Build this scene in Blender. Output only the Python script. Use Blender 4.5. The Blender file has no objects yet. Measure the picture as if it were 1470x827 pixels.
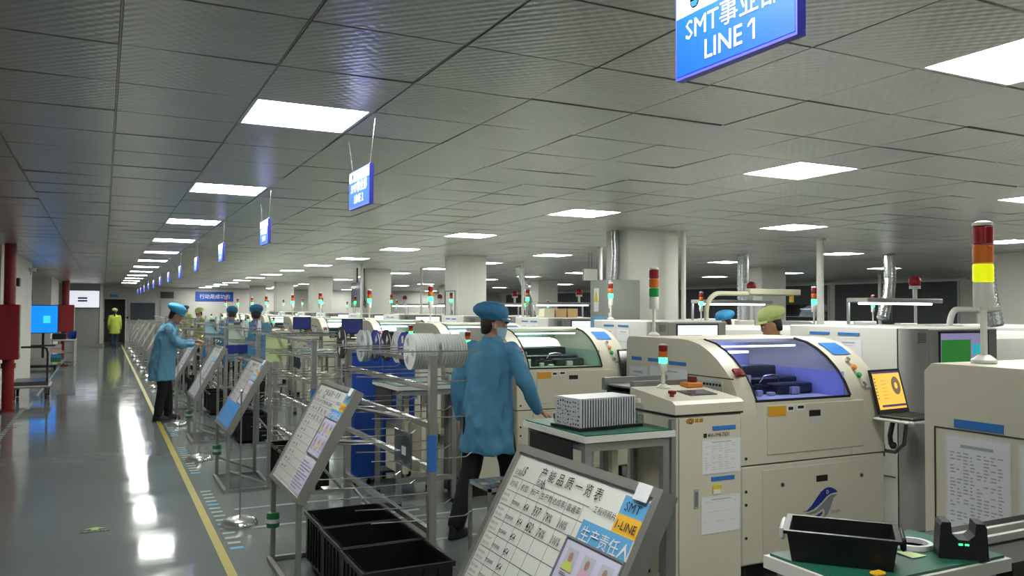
import bpy, math, random
from mathutils import Vector, Matrix, noise
random.seed(7)
SC = bpy.context.scene
COL = SC.collection
PI = math.pi
R = math.radians

# ------------------------------------------------------------------ camera
F_PX, EYE = 1173.0, 1.68
YAW, PITCH, ROLL = R(26.55), R(1.52), R(0.3)
fw = Vector((math.sin(YAW)*math.cos(PITCH), math.cos(YAW)*math.cos(PITCH), math.sin(PITCH)))
r0 = Vector((math.cos(YAW), -math.sin(YAW), 0)); u0 = r0.cross(fw)
rt = r0*math.cos(ROLL) + u0*math.sin(ROLL)
up = -r0*math.sin(ROLL) + u0*math.cos(ROLL)
cam_data = bpy.data.cameras.new('camera')
cam_data.sensor_fit = 'HORIZONTAL'; cam_data.sensor_width = 36.0
cam_data.lens = F_PX/1470.0*36.0
cam_data.clip_start = 0.05; cam_data.clip_end = 200
cam = bpy.data.objects.new('camera', cam_data); COL.objects.link(cam)
cam.matrix_world = Matrix(((rt.x, up.x, -fw.x, 0), (rt.y, up.y, -fw.y, 0), (rt.z, up.z, -fw.z, EYE), (0, 0, 0, 1)))
SC.camera = cam

# ------------------------------------------------------------------ world, exposure
w = bpy.data.worlds.new('world'); SC.world = w; w.use_nodes = True
w.node_tree.nodes['Background'].inputs[0].default_value = (0.62, 0.72, 0.85, 1)
w.node_tree.nodes['Background'].inputs[1].default_value = 0.3
SC.view_settings.view_transform = 'Standard'
SC.view_settings.look = 'None'
SC.view_settings.gamma = 1.0
SC.view_settings.use_curve_mapping = False
SC.view_settings.exposure = 0.28
PANEL_POWER = 30.0

# ------------------------------------------------------------------ materials
MATS = {}
def srgb(h):
    if isinstance(h, str):
        h = h.lstrip('#'); c = [int(h[i:i+2], 16)/255 for i in (0, 2, 4)]
    else: c = list(h)
    return [((v+0.055)/1.055)**2.4 if v > 0.04045 else v/12.92 for v in c] + [1.0]
def mat(name, col, rough=0.5, metal=0.0, emit=None, estr=0.0, var=0.0, vscale=8.0, bump=0.0, bscale=40.0, alpha=1.0, trans=0.0, coat=0.0, rvar=0.0):
    m = bpy.data.materials.new(name); m.use_nodes = True
    nt = m.node_tree; b = nt.nodes['Principled BSDF']
    c = srgb(col)
    b.inputs['Base Color'].default_value = c
    b.inputs['Roughness'].default_value = rough
    b.inputs['Metallic'].default_value = metal
    b.inputs['Alpha'].default_value = alpha
    b.inputs['Transmission Weight'].default_value = trans
    b.inputs['Coat Weight'].default_value = coat
    if emit is not None:
        b.inputs['Emission Color'].default_value = srgb(emit); b.inputs['Emission Strength'].default_value = estr
    if var > 0 or bump > 0 or rvar > 0:
        g = nt.nodes.new('ShaderNodeNewGeometry')
        if var > 0 or rvar > 0:
            n = nt.nodes.new('ShaderNodeTexNoise'); n.inputs['Scale'].default_value = vscale; n.inputs['Detail'].default_value = 4
            nt.links.new(g.outputs['Position'], n.inputs['Vector'])
        if var > 0:
            mx = nt.nodes.new('ShaderNodeMix'); mx.data_type = 'RGBA'
            mx.inputs[6].default_value = [v*(1-var) for v in c[:3]]+[1]; mx.inputs[7].default_value = [min(1, v*(1+var)) for v in c[:3]]+[1]
            nt.links.new(n.outputs['Fac'], mx.inputs[0]); nt.links.new(mx.outputs[2], b.inputs['Base Color'])
        if rvar > 0:
            mr = nt.nodes.new('ShaderNodeMapRange'); mr.inputs[3].default_value = max(0, rough-rvar); mr.inputs[4].default_value = rough+rvar
            mr.inputs[1].default_value = 0.3; mr.inputs[2].default_value = 0.7
            nt.links.new(n.outputs['Fac'], mr.inputs[0]); nt.links.new(mr.outputs[0], b.inputs['Roughness'])
        if bump > 0:
            n2 = nt.nodes.new('ShaderNodeTexNoise'); n2.inputs['Scale'].default_value = bscale; n2.inputs['Detail'].default_value = 3
            bp = nt.nodes.new('ShaderNodeBump'); bp.inputs['Strength'].default_value = bump; bp.inputs['Distance'].default_value = 0.01
            nt.links.new(g.outputs['Position'], n2.inputs['Vector']); nt.links.new(n2.outputs['Fac'], bp.inputs['Height']); nt.links.new(bp.outputs['Normal'], b.inputs['Normal'])
    MATS[name] = m
    return m
def tinted_glass(name, tint, gloss=0.12, rough=0.03):
    m = bpy.data.materials.new(name); m.use_nodes = True; nt = m.node_tree
    nt.nodes.remove(nt.nodes['Principled BSDF'])
    t = nt.nodes.new('ShaderNodeBsdfTransparent'); t.inputs[0].default_value = srgb(tint)
    g = nt.nodes.new('ShaderNodeBsdfGlossy'); g.inputs['Roughness'].default_value = rough
    lw = nt.nodes.new('ShaderNodeLayerWeight'); fr = nt.nodes.new('ShaderNodeMath'); fr.operation = 'POWER'; fr.inputs[1].default_value = 4.0; nt.links.new(lw.outputs['Facing'], fr.inputs[0])
    ad = nt.nodes.new('ShaderNodeMath'); ad.operation = 'ADD'; ad.inputs[1].default_value = gloss; ad.use_clamp = True
    nt.links.new(fr.outputs[0], ad.inputs[0])
    mx = nt.nodes.new('ShaderNodeMixShader')
    nt.links.new(ad.outputs[0], mx.inputs[0]); nt.links.new(t.outputs[0], mx.inputs[1]); nt.links.new(g.outputs[0], mx.inputs[2])
    nt.links.new(mx.outputs[0], nt.nodes['Material Output'].inputs[0])
    MATS[name] = m; return m

mat('wall_white', '#d6d4cc', 0.6, var=0.05, vscale=1.5)
mat('wall_grey', '#a3a49f', 0.55, var=0.05, vscale=1.0)
mat('column_paint', '#cfd0c8', 0.5, var=0.05, vscale=2.0)
mat('grid_bar', '#8d8f8e', 0.35, 0.7)
mat('plenum', '#2a2a2a', 0.9)
mat('panel_light', '#ffffff', 0.5, emit='#fdfff8', estr=PANEL_POWER)
mat('light_frame', '#e8e8e6', 0.4)
mat('cream', '#cfcab8', 0.42, var=0.04, vscale=3.0)
mat('cream_door', '#ccc7b4', 0.42, var=0.04, vscale=3.0)
mat('machine_white', '#d3d3cd', 0.4, var=0.04, vscale=3.0)
mat('machine_grey', '#9fa09c', 0.45, var=0.05, vscale=3.0)
mat('seam', '#3c3a34', 0.7)
mat('black_plastic', '#141517', 0.45)
mat('black_bin', '#0d0e10', 0.38, bump=0.1, bscale=120)
mat('rubber', '#1b1b1b', 0.8)
mat('steel', '#a8a8a3', 0.34, 0.7)
mat('steel_bright', '#cfcfcb', 0.24, 0.85)
mat('steel_dark', '#6a6a66', 0.35, 0.85)
mat('aluminium', '#a9abaa', 0.38, 0.75)
mat('white_pipe', '#d8d8d2', 0.45)
mat('paper', '#dfe0e2', 0.75)
mat('paper_grey', '#c6c8ca', 0.7)
mat('paper_lilac', '#cfcbe4', 0.6)
mat('sleeve', '#d9dcde', 0.25)
mat('paper_green', '#c3d39b', 0.75)
mat('paper_pale_green', '#bfd3c3', 0.75)
mat('paper_pale_blue', '#a9cfdc', 0.75)
mat('paper_pink', '#e3b6bd', 0.7)
mat('ink', '#17171a', 0.7)
mat('ink_grey', '#73767c', 0.7)
mat('ink_light', '#a5a8ae', 0.7)
mat('blue_label', '#2f74c0', 0.5)
mat('blue_sign', '#0448d0', 0.5, emit='#0460ff', estr=0.10)
mat('sign_white', '#ece8f0', 0.5)
mat('sign_edge', '#4b4ed0', 0.4)
mat('banner_blue', '#1d55b8', 0.5)
mat('label_blue_soft', '#5aa4d6', 0.55)
mat('label_yellow', '#efb62c', 0.55)
mat('label_orange', '#d9a02b', 0.55)
mat('whiteboard', '#e4e5df', 0.18)
mat('green_mat', '#1f6150', 0.45, var=0.1, vscale=6)
mat('yellow_tape', '#a89b3a', 0.5, var=0.15, vscale=6)
mat('white_tape', '#98a8a2', 0.5, var=0.12, vscale=9)
mat('green_tape', '#2c7a4c', 0.45)
mat('exit_green', '#263d22', 0.5)
mat('arrow_green', '#9fc266', 0.5)
mat('red_paint', '#8e1a22', 0.4, var=0.06, vscale=4)
mat('red_mark', '#94303a', 0.55)
mat('red_lens', '#7f1922', 0.25, emit='#c01020', estr=0.03)
mat('amber_lens', '#b5601f', 0.25, emit='#e06a10', estr=0.05)
mat('green_lens_dark', '#0f6a35', 0.25, emit='#108040', estr=0.25)
mat('green_lens_lit', '#2ee68b', 0.25, emit='#40f58c', estr=3.2)
mat('yellow_lens_lit', '#d8d818', 0.25, emit='#d4e010', estr=0.6)
mat('led_glow', '#40ff80', 0.3, emit='#30ff70', estr=4.0)
mat('tower_grey', '#c9c9c2', 0.4)
mat('coat_blue', '#4a85a8', 0.8, var=0.14, vscale=6, bump=0.5, bscale=14)
mat('coat_light_blue', '#5f97b5', 0.8, var=0.12, vscale=6, bump=0.5, bscale=14)
mat('blue_reflection', '#3f9be8', 0.3)
mat('coat_lime', '#a8b545', 0.75, var=0.08, vscale=5, bump=0.2, bscale=25)
mat('cap_blue', '#35789f', 0.75, bump=0.3, bscale=30)
mat('cap_bright_blue', '#3f9ad0', 0.75, bump=0.3, bscale=30)
mat('cap_lime', '#b9c77e', 0.75, bump=0.3, bscale=30)
mat('cap_dark', '#1d4a50', 0.75)
mat('skin', '#a87a63', 0.55, var=0.05, vscale=20)
mat('hair', '#171312', 0.6, bump=0.4, bscale=150)
mat('trousers', '#0d0e12', 0.8, bump=0.2, bscale=20)
mat('jeans', '#33405e', 0.8)
mat('shoe', '#20222c', 0.6)
mat('mask_blue', '#8fb9cb', 0.7)
mat('eye_white', '#d8d4cc', 0.4)
mat('blue_bin', '#1f4fae', 0.45)
mat('blue_dark', '#1c2f86', 0.4)
mat('red_switch', '#7e1f1f', 0.4)
mat('orange_part', '#cf7a2c', 0.5)
mat('button_green', '#1d9a5b', 0.35)
mat('button_orange', '#e08a2e', 0.35)
mat('screen_blue', '#1585e8', 0.2, emit='#0f86f5', estr=0.9)
mat('screen_cyan', '#39b4f5', 0.2, emit='#35b8ff', estr=1.2)
mat('screen_yellow', '#e8bf4d', 0.2, emit='#f0bd45', estr=0.75)
mat('screen_ring', '#7d6a4c', 0.3, emit='#806a48', estr=0.5)
mat('screen_purple', '#4d3a6c', 0.3, emit='#4a3670', estr=0.5)
mat('screen_white', '#dfe2ea', 0.25, emit='#e4e6f2', estr=0.7)
mat('screen_lilac', '#8f86ad', 0.25, emit='#8d86b5', estr=0.55)
mat('screen_green', '#2a7a35', 0.25, emit='#237a2c', estr=0.5)
mat('screen_lime', '#2fc23a', 0.25, emit='#25c530', estr=0.7)
mat('screen_teal', '#2bb3c0', 0.25, emit='#20b0c0', estr=0.6)
mat('screen_pale_yellow', '#cfd05f', 0.25, emit='#cfd05f', estr=0.6)
mat('screen_dark', '#1a1c20', 0.12)
mat('screen_slate', '#5c6070', 0.08)
mat('tube_light', '#ffffff', 0.4, emit='#f4f8ff', estr=9.0)
mat('inside_blue', '#b4baf0', 0.5)
mat('inside_green', '#9fb8ac', 0.5)
mat('mechanism', '#3a3c46', 0.35, 0.6, var=0.3, vscale=25)
mat('reel_white', '#dfe0de', 0.4)
mat('reel_clear', '#cfd8d8', 0.3)
mat('reel_blue', '#26348f', 0.4)
mat('reel_black', '#1a1a1c', 0.4)
mat('fin_metal', '#c9cbd0', 0.4, 0.3)
mat('fin_dark', '#2c2d31', 0.5, 0.4)
mat('bottle_cap', '#ded9c0', 0.5)
mat('bag', '#46525f', 0.12, alpha=0.62)
mat('cardboard', '#c8a878', 0.7)
mat('wood_panel', '#8a7866', 0.6)
mat('duct_foil', '#c5c7c9', 0.22, 0.95, bump=0.5, bscale=30)
mat('stripe_red', '#a83a3f', 0.5)
mat('cabinet_grey', '#8a8d88', 0.45)
mat('warn_yellow', '#d8c92f', 0.5)
mat('blind', '#5b5d62', 0.8)
mat('window_frame', '#c9cbc8', 0.5)
mat('daylight', '#ffffff', 0.5, emit='#f2f6ff', estr=1.4)
mat('logo_blue', '#1b2a8c', 0.4)
mat('logo_grey', '#7f8388', 0.4)
mat('gold', '#c9992c', 0.35, 0.5)
mat('arm_beige', '#b7b49c', 0.4)
mat('photo_coat', '#c9cf62', 0.6)
mat('photo_pink', '#d3a5c4', 0.6)
mat('photo_back', '#b9bccb', 0.6)
mat('photo_skin', '#a5806a', 0.6)
tinted_glass('glass_blue', '#bfc8ff', 0.08)
tinted_glass('glass_green', '#dcefe6', 0.06)
tinted_glass('glass_clear', '#eef4f4', 0.03)
tinted_glass('glass_dark', '#8d9496', 0.10)

def ceiling_material():
    m = bpy.data.materials.new('ceiling_tile'); m.use_nodes = True; nt = m.node_tree; b = nt.nodes['Principled BSDF']
    b.inputs['Base Color'].default_value = srgb('#a9aaa7'); b.inputs['Metallic'].default_value = 0.4; b.inputs['Roughness'].default_value = 0.28
    g = nt.nodes.new('ShaderNodeNewGeometry')
    sep = nt.nodes.new('ShaderNodeSeparateXYZ'); nt.links.new(g.outputs['Position'], sep.inputs[0])
    def sn(inp, per, op='SINE', ph=0.0):
        a = nt.nodes.new('ShaderNodeMath'); a.operation = 'MULTIPLY_ADD'; a.inputs[1].default_value = 2*PI/per; a.inputs[2].default_value = ph
        nt.links.new(inp, a.inputs[0]); s = nt.nodes.new('ShaderNodeMath'); s.operation = op; nt.links.new(a.outputs[0], s.inputs[0]); return s.outputs[0]
    p = nt.nodes.new('ShaderNodeMath'); p.operation = 'MULTIPLY'
    nt.links.new(sn(sep.outputs[0], 0.06), p.inputs[0]); nt.links.new(sn(sep.outputs[1], 0.06), p.inputs[1])
    bp = nt.nodes.new('ShaderNodeBump'); bp.inputs['Strength'].default_value = 0.6; bp.inputs['Distance'].default_value = 0.0016
    nt.links.new(p.outputs[0], bp.inputs['Height']); nt.links.new(bp.outputs['Normal'], b.inputs['Normal'])
    n = nt.nodes.new('ShaderNodeTexNoise'); n.inputs['Scale'].default_value = 1.3; nt.links.new(g.outputs['Position'], n.inputs['Vector'])
    mx = nt.nodes.new('ShaderNodeMix'); mx.data_type = 'RGBA'; mx.inputs[6].default_value = srgb('#b2b2ae'); mx.inputs[7].default_value = srgb('#c3c3bf')
    nt.links.new(n.outputs['Fac'], mx.inputs[0]); nt.links.new(mx.outputs[2], b.inputs['Base Color'])
    MATS['ceiling_tile'] = m
ceiling_material()
def floor_material():
    m = bpy.data.materials.new('epoxy_floor'); m.use_nodes = True; nt = m.node_tree; b = nt.nodes['Principled BSDF']
    g = nt.nodes.new('ShaderNodeNewGeometry')
    n = nt.nodes.new('ShaderNodeTexNoise'); n.inputs['Scale'].default_value = 0.9; n.inputs['Detail'].default_value = 6; nt.links.new(g.outputs['Position'], n.inputs['Vector'])
    mx = nt.nodes.new('ShaderNodeMix'); mx.data_type = 'RGBA'; mx.inputs[6].default_value = srgb('#6d7372'); mx.inputs[7].default_value = srgb('#7d8382')
    nt.links.new(n.outputs['Fac'], mx.inputs[0]); nt.links.new(mx.outputs[2], b.inputs['Base Color'])
    n3 = nt.nodes.new('ShaderNodeTexNoise'); n3.inputs['Scale'].default_value = 3.0; n3.inputs['Detail'].default_value = 5; nt.links.new(g.outputs['Position'], n3.inputs['Vector'])
    mr = nt.nodes.new('ShaderNodeMapRange'); mr.inputs[1].default_value = 0.3; mr.inputs[2].default_value = 0.7; mr.inputs[3].default_value = 0.05; mr.inputs[4].default_value = 0.13
    nt.links.new(n3.outputs['Fac'], mr.inputs[0]); nt.links.new(mr.outputs[0], b.inputs['Roughness'])
    n2 = nt.nodes.new('ShaderNodeTexNoise'); n2.inputs['Scale'].default_value = 7.0; n2.inputs['Detail'].default_value = 3
    mp = nt.nodes.new('ShaderNodeMapping'); mp.inputs['Scale'].default_value = (0.6, 1.6, 1); nt.links.new(g.outputs['Position'], mp.inputs['Vector']); nt.links.new(mp.outputs[0], n2.inputs['Vector'])
    bp = nt.nodes.new('ShaderNodeBump'); bp.inputs['Strength'].default_value = 0.075; bp.inputs['Distance'].default_value = 0.004
    nt.links.new(n2.outputs['Fac'], bp.inputs['Height']); nt.links.new(bp.outputs['Normal'], b.inputs['Normal'])
    b.inputs['Specular IOR Level'].default_value = 0.22
    MATS['epoxy_floor'] = m
floor_material()

# ------------------------------------------------------------------ mesh helpers
class MB:
    def __init__(s): s.v = []; s.f = []
    def add(s, vs, fs):
        o = len(s.v); s.v += [tuple(p) for p in vs]; s.f += [tuple(i+o for i in f) for f in fs]; return s
    def box(s, x0, x1, y0, y1, z0, z1, b=0.0):
        if x0 > x1: x0, x1 = x1, x0
        if y0 > y1: y0, y1 = y1, y0
        if z0 > z1: z0, z1 = z1, z0
        if b <= 0:
            return s.add([(x0,y0,z0),(x1,y0,z0),(x1,y1,z0),(x0,y1,z0),(x0,y0,z1),(x1,y0,z1),(x1,y1,z1),(x0,y1,z1)],
                         [(3,2,1,0),(4,5,6,7),(0,1,5,4),(1,2,6,5),(2,3,7,6),(3,0,4,7)])
        b = min(b, (x1-x0)*.49, (y1-y0)*.49, (z1-z0)*.49)
        vs = []; idx = {}
        X = (x0, x1); Y = (y0, y1); Z = (z0, z1); sg = (1, -1)
        for i in (0,1):
            for j in (0,1):
                for k in (0,1):
                    c = (X[i], Y[j], Z[k]); d = (sg[i]*b, sg[j]*b, sg[k]*b)
                    for a in range(3):
                        p = [c[q]+(0 if q == a else d[q]) for q in range(3)]
                        idx[(i,j,k,a)] = len(vs); vs.append(p)
        g = idx; fs = []
        for i in (0,1): fs.append([g[(i,0,0,0)], g[(i,1,0,0)], g[(i,1,1,0)], g[(i,0,1,0)]][::1 if i else -1])
        for j in (0,1): fs.append([g[(0,j,0,1)], g[(1,j,0,1)], g[(1,j,1,1)], g[(0,j,1,1)]][::-1 if j else 1])
        for k in (0,1): fs.append([g[(0,0,k,2)], g[(1,0,k,2)], g[(1,1,k,2)], g[(0,1,k,2)]][::1 if k else -1])
        for i in (0,1):
            for j in (0,1):
                q = [g[(i,j,0,0)], g[(i,j,0,1)], g[(i,j,1,1)], g[(i,j,1,0)]]; fs.append(q if (i == j) else q[::-1])
        for i in (0,1):
            for k in (0,1):
                q = [g[(i,0,k,0)], g[(i,1,k,0)], g[(i,1,k,2)], g[(i,0,k,2)]]; fs.append(q[::-1] if i != k else q[::1])
        for j in (0,1):
            for k in (0,1):
                q = [g[(0,j,k,1)], g[(1,j,k,1)], g[(1,j,k,2)], g[(0,j,k,2)]]; fs.append(q if j != k else q[::-1])
        for i in (0,1):
            for j in (0,1):
                for k in (0,1):
                    q = [g[(i,j,k,0)], g[(i,j,k,1)], g[(i,j,k,2)]]; fs.append(q if (i+j+k) % 2 else q[::-1])
        return s.add(vs, fs)
    def cyl(s, p0, p1, r0, r1=None, n=12, caps=True):
        if r1 is None: r1 = r0
        p0 = Vector(p0); p1 = Vector(p1); d = (p1-p0).normalized()
        a = d.cross(Vector((0,0,1)) if abs(d.z) < .9 else Vector((1,0,0))).normalized(); b = d.cross(a)
        vs = []
        for p, r in ((p0, r0), (p1, r1)):
            for i in range(n):
                t = 2*PI*i/n; vs.append(p+(a*math.cos(t)+b*math.sin(t))*r)
        fs = [(i, (i+1) % n, n+(i+1) % n, n+i) for i in range(n)]
        if caps: fs += [tuple(range(n))[::-1], tuple(range(n, 2*n))]
        return s.add(vs, fs)
    def tube(s, pts, r, n=8, closed=False):
        pts = [Vector(p) for p in pts]; m = len(pts); vs = []
        rr = r if isinstance(r, (list, tuple)) else [r]*m
        prev = None
        for i, p in enumerate(pts):
            if closed: d = (pts[(i+1) % m]-pts[i-1]).normalized()
            else: d = (pts[min(i+1, m-1)]-pts[max(i-1, 0)]).normalized()
            if prev is None: a = d.cross(Vector((0,0,1)) if abs(d.z) < .9 else Vector((1,0,0))).normalized()
            else: a = (prev-d*prev.dot(d)).normalized()
            prev = a; b = d.cross(a)
            for k in range(n):
                t = 2*PI*k/n; vs.append(p+(a*math.cos(t)+b*math.sin(t))*rr[i])
        fs = []
        for i in range(m if closed else m-1):
            j = (i+1) % m
            for k in range(n): fs.append((i*n+k, i*n+(k+1) % n, j*n+(k+1) % n, j*n+k))
        if not closed: fs += [tuple(range(n))[::-1], tuple(range((m-1)*n, m*n))]
        return s.add(vs, fs)
    def lathe(s, prof, c=(0,0,0), n=20, axis='z'):
        vs = []; m = len(prof); c = Vector(c)
        for r, h in prof:
            for i in range(n):
                t = 2*PI*i/n; x, y = r*math.cos(t), r*math.sin(t)
                vs.append(c+Vector({'z': (x,y,h), 'x': (h,x,y), 'y': (y,h,x)}[axis]))
        fs = [(i*n+k, i*n+(k+1) % n, (i+1)*n+(k+1) % n, (i+1)*n+k) for i in range(m-1) for k in range(n)]
        if prof[0][0] > 1e-5: fs.append(tuple(range(n))[::-1])
        if prof[-1][0] > 1e-5: fs.append(tuple(range((m-1)*n, m*n)))
        return s.add(vs, fs)
    def prism(s, poly, axis, a, b):
        n = len(poly)
        def P(p, h): return {'x': (h, p[0], p[1]), 'y': (p[0], h, p[1]), 'z': (p[0], p[1], h)}[axis]
        vs = [P(p, a) for p in poly]+[P(p, b) for p in poly]
        fs = [(i, (i+1) % n, n+(i+1) % n, n+i) for i in range(n)]+[tuple(range(n))[::-1], tuple(range(n, 2*n))]
        return s.add(vs, fs)
    def sheet(s, curve, x0, x1, t=0.0):      # a (y,z) curve swept along x
        n = len(curve)
        return s.add([(x0, y, z) for y, z in curve]+[(x1, y, z) for y, z in curve], [(i, i+1, n+i+1, n+i) for i in range(n-1)])
    def poly(s, pts): return s.add(pts, [tuple(range(len(pts)))])
    def sphere(s, c, r, n=12, m=8, sc=(1,1,1)):
        vs = []; c = Vector(c)
        for j in range(m+1):
            ph = PI*j/m
            for i in range(n):
                t = 2*PI*i/n; vs.append(c+Vector((r*sc[0]*math.sin(ph)*math.cos(t), r*sc[1]*math.sin(ph)*math.sin(t), r*sc[2]*math.cos(ph))))
        return s.add(vs, [(j*n+i, (j+1)*n+i, (j+1)*n+(i+1) % n, j*n+(i+1) % n) for j in range(m) for i in range(n)])
    def loft(s, rings, cap=True):            # rings: lists of equally many points
        n = len(rings[0]); vs = [p for r in rings for p in r]
        fs = [(i*n+k, i*n+(k+1) % n, (i+1)*n+(k+1) % n, (i+1)*n+k) for i in range(len(rings)-1) for k in range(n)]
        if cap: fs += [tuple(range(n))[::-1], tuple(range((len(rings)-1)*n, len(rings)*n))]
        return s.add(vs, fs)
    def frame(s, o, ux, uy, un, w, h, t, d):     # rectangular picture frame in a plane
        o, ux, uy, un = Vector(o), Vector(ux), Vector(uy), Vector(un)
        for a0, a1, b0, b1 in ((0, w, 0, t), (0, w, h-t, h), (0, t, t, h-t), (w-t, w, t, h-t)): s.slab(o, ux, uy, un, a0, a1, b0, b1, 0, d)
        return s
    def slab(s, o, ux, uy, un, a0, a1, b0, b1, c0, c1):
        o, ux, uy, un = Vector(o), Vector(ux), Vector(uy), Vector(un)
        P = lambda a, b, c: o+ux*a+uy*b+un*c
        return s.add([P(a0,b0,c0),P(a1,b0,c0),P(a1,b1,c0),P(a0,b1,c0),P(a0,b0,c1),P(a1,b0,c1),P(a1,b1,c1),P(a0,b1,c1)],
                     [(3,2,1,0),(4,5,6,7),(0,1,5,4),(1,2,6,5),(2,3,7,6),(3,0,4,7)])
    def rect(s, o, ux, uy, un, a0, a1, b0, b1, c=0.0):
        o, ux, uy, un = Vector(o), Vector(ux), Vector(uy), Vector(un)
        return s.poly([o+ux*a+uy*b+un*c for a, b in ((a0,b0),(a1,b0),(a1,b1),(a0,b1))])
    def text(s, body, size, o, ux, uy, align='LEFT', bold=0.0, squeeze=1.0):
        key = (body, align, bold)
        if key not in TXT:
            c = bpy.data.curves.new('t', 'FONT'); c.body = body; c.resolution_u = 1; c.align_x = align; c.offset = bold
            ob = bpy.data.objects.new('t', c); COL.objects.link(ob)
            me = bpy.data.meshes.new_from_object(ob.evaluated_get(bpy.context.evaluated_depsgraph_get()))
            TXT[key] = ([v.co.copy() for v in me.vertices], [tuple(p.vertices) for p in me.polygons])
            bpy.data.objects.remove(ob); bpy.data.curves.remove(c); bpy.data.meshes.remove(me)
        vs, fs = TXT[key]; o, ux, uy = Vector(o), Vector(ux), Vector(uy)
        return s.add([o+ux*(v.x*size*squeeze)+uy*(v.y*size) for v in vs], fs)
    def mesh(s, name, m, smooth=None):
        me = bpy.data.meshes.new(name); me.from_pydata(s.v, [], s.f); me.update()
        me.materials.append(MATS[m] if isinstance(m, str) else m)
        if smooth is not None:
            me.polygons.foreach_set('use_smooth', [True]*len(me.polygons)); me.set_sharp_from_angle(angle=R(smooth))
        return me
    def build(s, name, m, parent=None, smooth=None, loc=None, rz=0.0):
        o = bpy.data.objects.new(name, s.mesh(name, m, smooth)); COL.objects.link(o)
        if parent is not None: o.parent = parent; KIDS.setdefault(parent, []).append(o)
        if loc is not None: o.location = loc
        o.rotation_euler[2] = rz
        return o
TXT = {}; KIDS = {}
def tag(o, label, cat, group=None):
    o['label'] = label; o['category'] = cat
    if group: o['group'] = group
    elif 'group' in o: del o['group']
    return o
def thing(name, label, cat, loc=(0,0,0), rz=0.0, group=None):
    o = bpy.data.objects.new(name, None); o.empty_display_size = 0.1; COL.objects.link(o)
    o.location = loc; o.rotation_euler[2] = rz
    return tag(o, label, cat, group)
def struct(o): o['kind'] = 'structure'; return o
def copy_tree(o, loc=None, rz=None, label=None, group=None, parent=None, skip=()):
    c = o.copy(); COL.objects.link(c)
    if parent is not None: c.parent = parent; KIDS.setdefault(parent, []).append(c)
    if loc is not None: c.location = loc
    if rz is not None: c.rotation_euler[2] = rz
    if label: c['label'] = label
    if group: c['group'] = group
    for k in KIDS.get(o, []):
        if k.name.split('.')[0] not in skip: copy_tree(k, parent=c)
    return c
def rot(p, a):
    return (p[0]*math.cos(a)-p[1]*math.sin(a), p[0]*math.sin(a)+p[1]*math.cos(a), p[2])
X3, Y3, Z3 = Vector((1,0,0)), Vector((0,1,0)), Vector((0,0,1))

# ------------------------------------------------------------------ room shell
CEIL = 2.70
XL, XR, YB, YF = -4.2, 21.5, -5.0, 44.5
struct(MB().box(XL-.2, XR+.2, YB-.2, YF+.2, -0.15, 0).build('floor', 'epoxy_floor'))
struct(MB().box(XL-.2, XL, YB-.2, YF+.2, 0, 3.2).build('wall_left', 'wall_white'))
struct(MB().box(XL, XR, YB-.2, YB, 0, 3.2).build('wall_back', 'wall_white'))
# ceiling: dark void above, each tile a part
ceil = struct(MB().box(XL-.2, XR+.2, YB-.2, YF+.2, CEIL+.12, CEIL+.2).build('ceiling', 'plenum'))
GX, GY, T = 0.04, 3.49, 0.60
LIGHTS = [(5, -3)] + [(i, 1+5*k) for i in (1, 7, 12, 19, 27) for k in range(-2, 14) if not (i == 1 and k > 11)]
LIGHTS = [c for c in LIGHTS if not (c[0] in (7, 12) and c[1] < 1)] 
LSET = set(LIGHTS)
def tilt_tile(mb, x0, y0, dz, ta, tb):
    g = 0.006
    vs = []
    for z in (0, 0.012):
        for (a, b) in ((g, g), (T-g, g), (T-g, T-g), (g, T-g)):
            vs.append((x0+a, y0+b, CEIL+z+dz+ta*(a-T/2)+tb*(b-T/2)))
    mb.add(vs, [(0,3,2,1),(4,5,6,7),(0,1,5,4),(1,2,6,5),(2,3,7,6),(3,0,4,7)])
cells = []
i0, i1 = math.floor((XL-GX)/T), math.ceil((XR-GX)/T)
j0, j1 = math.floor((YB-GY)/T), math.ceil((YF-GY)/T)
for i in range(i0, i1):
    for j in range(j0, j1):
        if (i, j) in LSET: continue
        x, y = GX+i*T, GY+j*T
        d = Vector((x+.3, y+.3, CEIL-EYE)); dep = d.dot(fw)
        vis = dep > 0.4 and abs(d.dot(rt)/dep)*F_PX < 760 and -430 < d.dot(up)/dep*F_PX < 440
        cells.append((0 if vis else 1, d.length, i, j))
cells.sort()
rest = MB()
for n, (nv, dist, i, j) in enumerate(cells):
    dz = random.uniform(0, .003); ta = random.gauss(0, .004); tb = random.gauss(0, .004)
    if random.random() < .03: ta = random.choice((-1, 1))*.018
    if n < 300 and nv == 0:
        mb = MB(); tilt_tile(mb, GX+i*T, GY+j*T, dz, ta, tb); mb.build('ceiling_tile', 'ceiling_tile', ceil)
    else: tilt_tile(rest, GX+i*T, GY+j*T, dz, ta, tb)
o = rest.build('ceiling_tile_field', 'ceiling_tile', ceil); o['kind'] = 'stuff'
bars = MB()
for i in range(i0, i1+1): bars.box(GX+i*T-.004, GX+i*T+.004, YB, YF, CEIL+.004, CEIL+.02)
o = bars.build('grid_bar', 'grid_bar', ceil); o['kind'] = 'stuff'

# end wall with a doorway, a window and the banner
struct(MB().box(1.02, XR, YF, YF+.15, 0, 3.2).box(XL, -.02, YF, YF+.15, 0, 3.2).box(-.02, 1.02, YF, YF+.15, 2.15, 3.2).build('wall_end', 'wall_white'))

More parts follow.
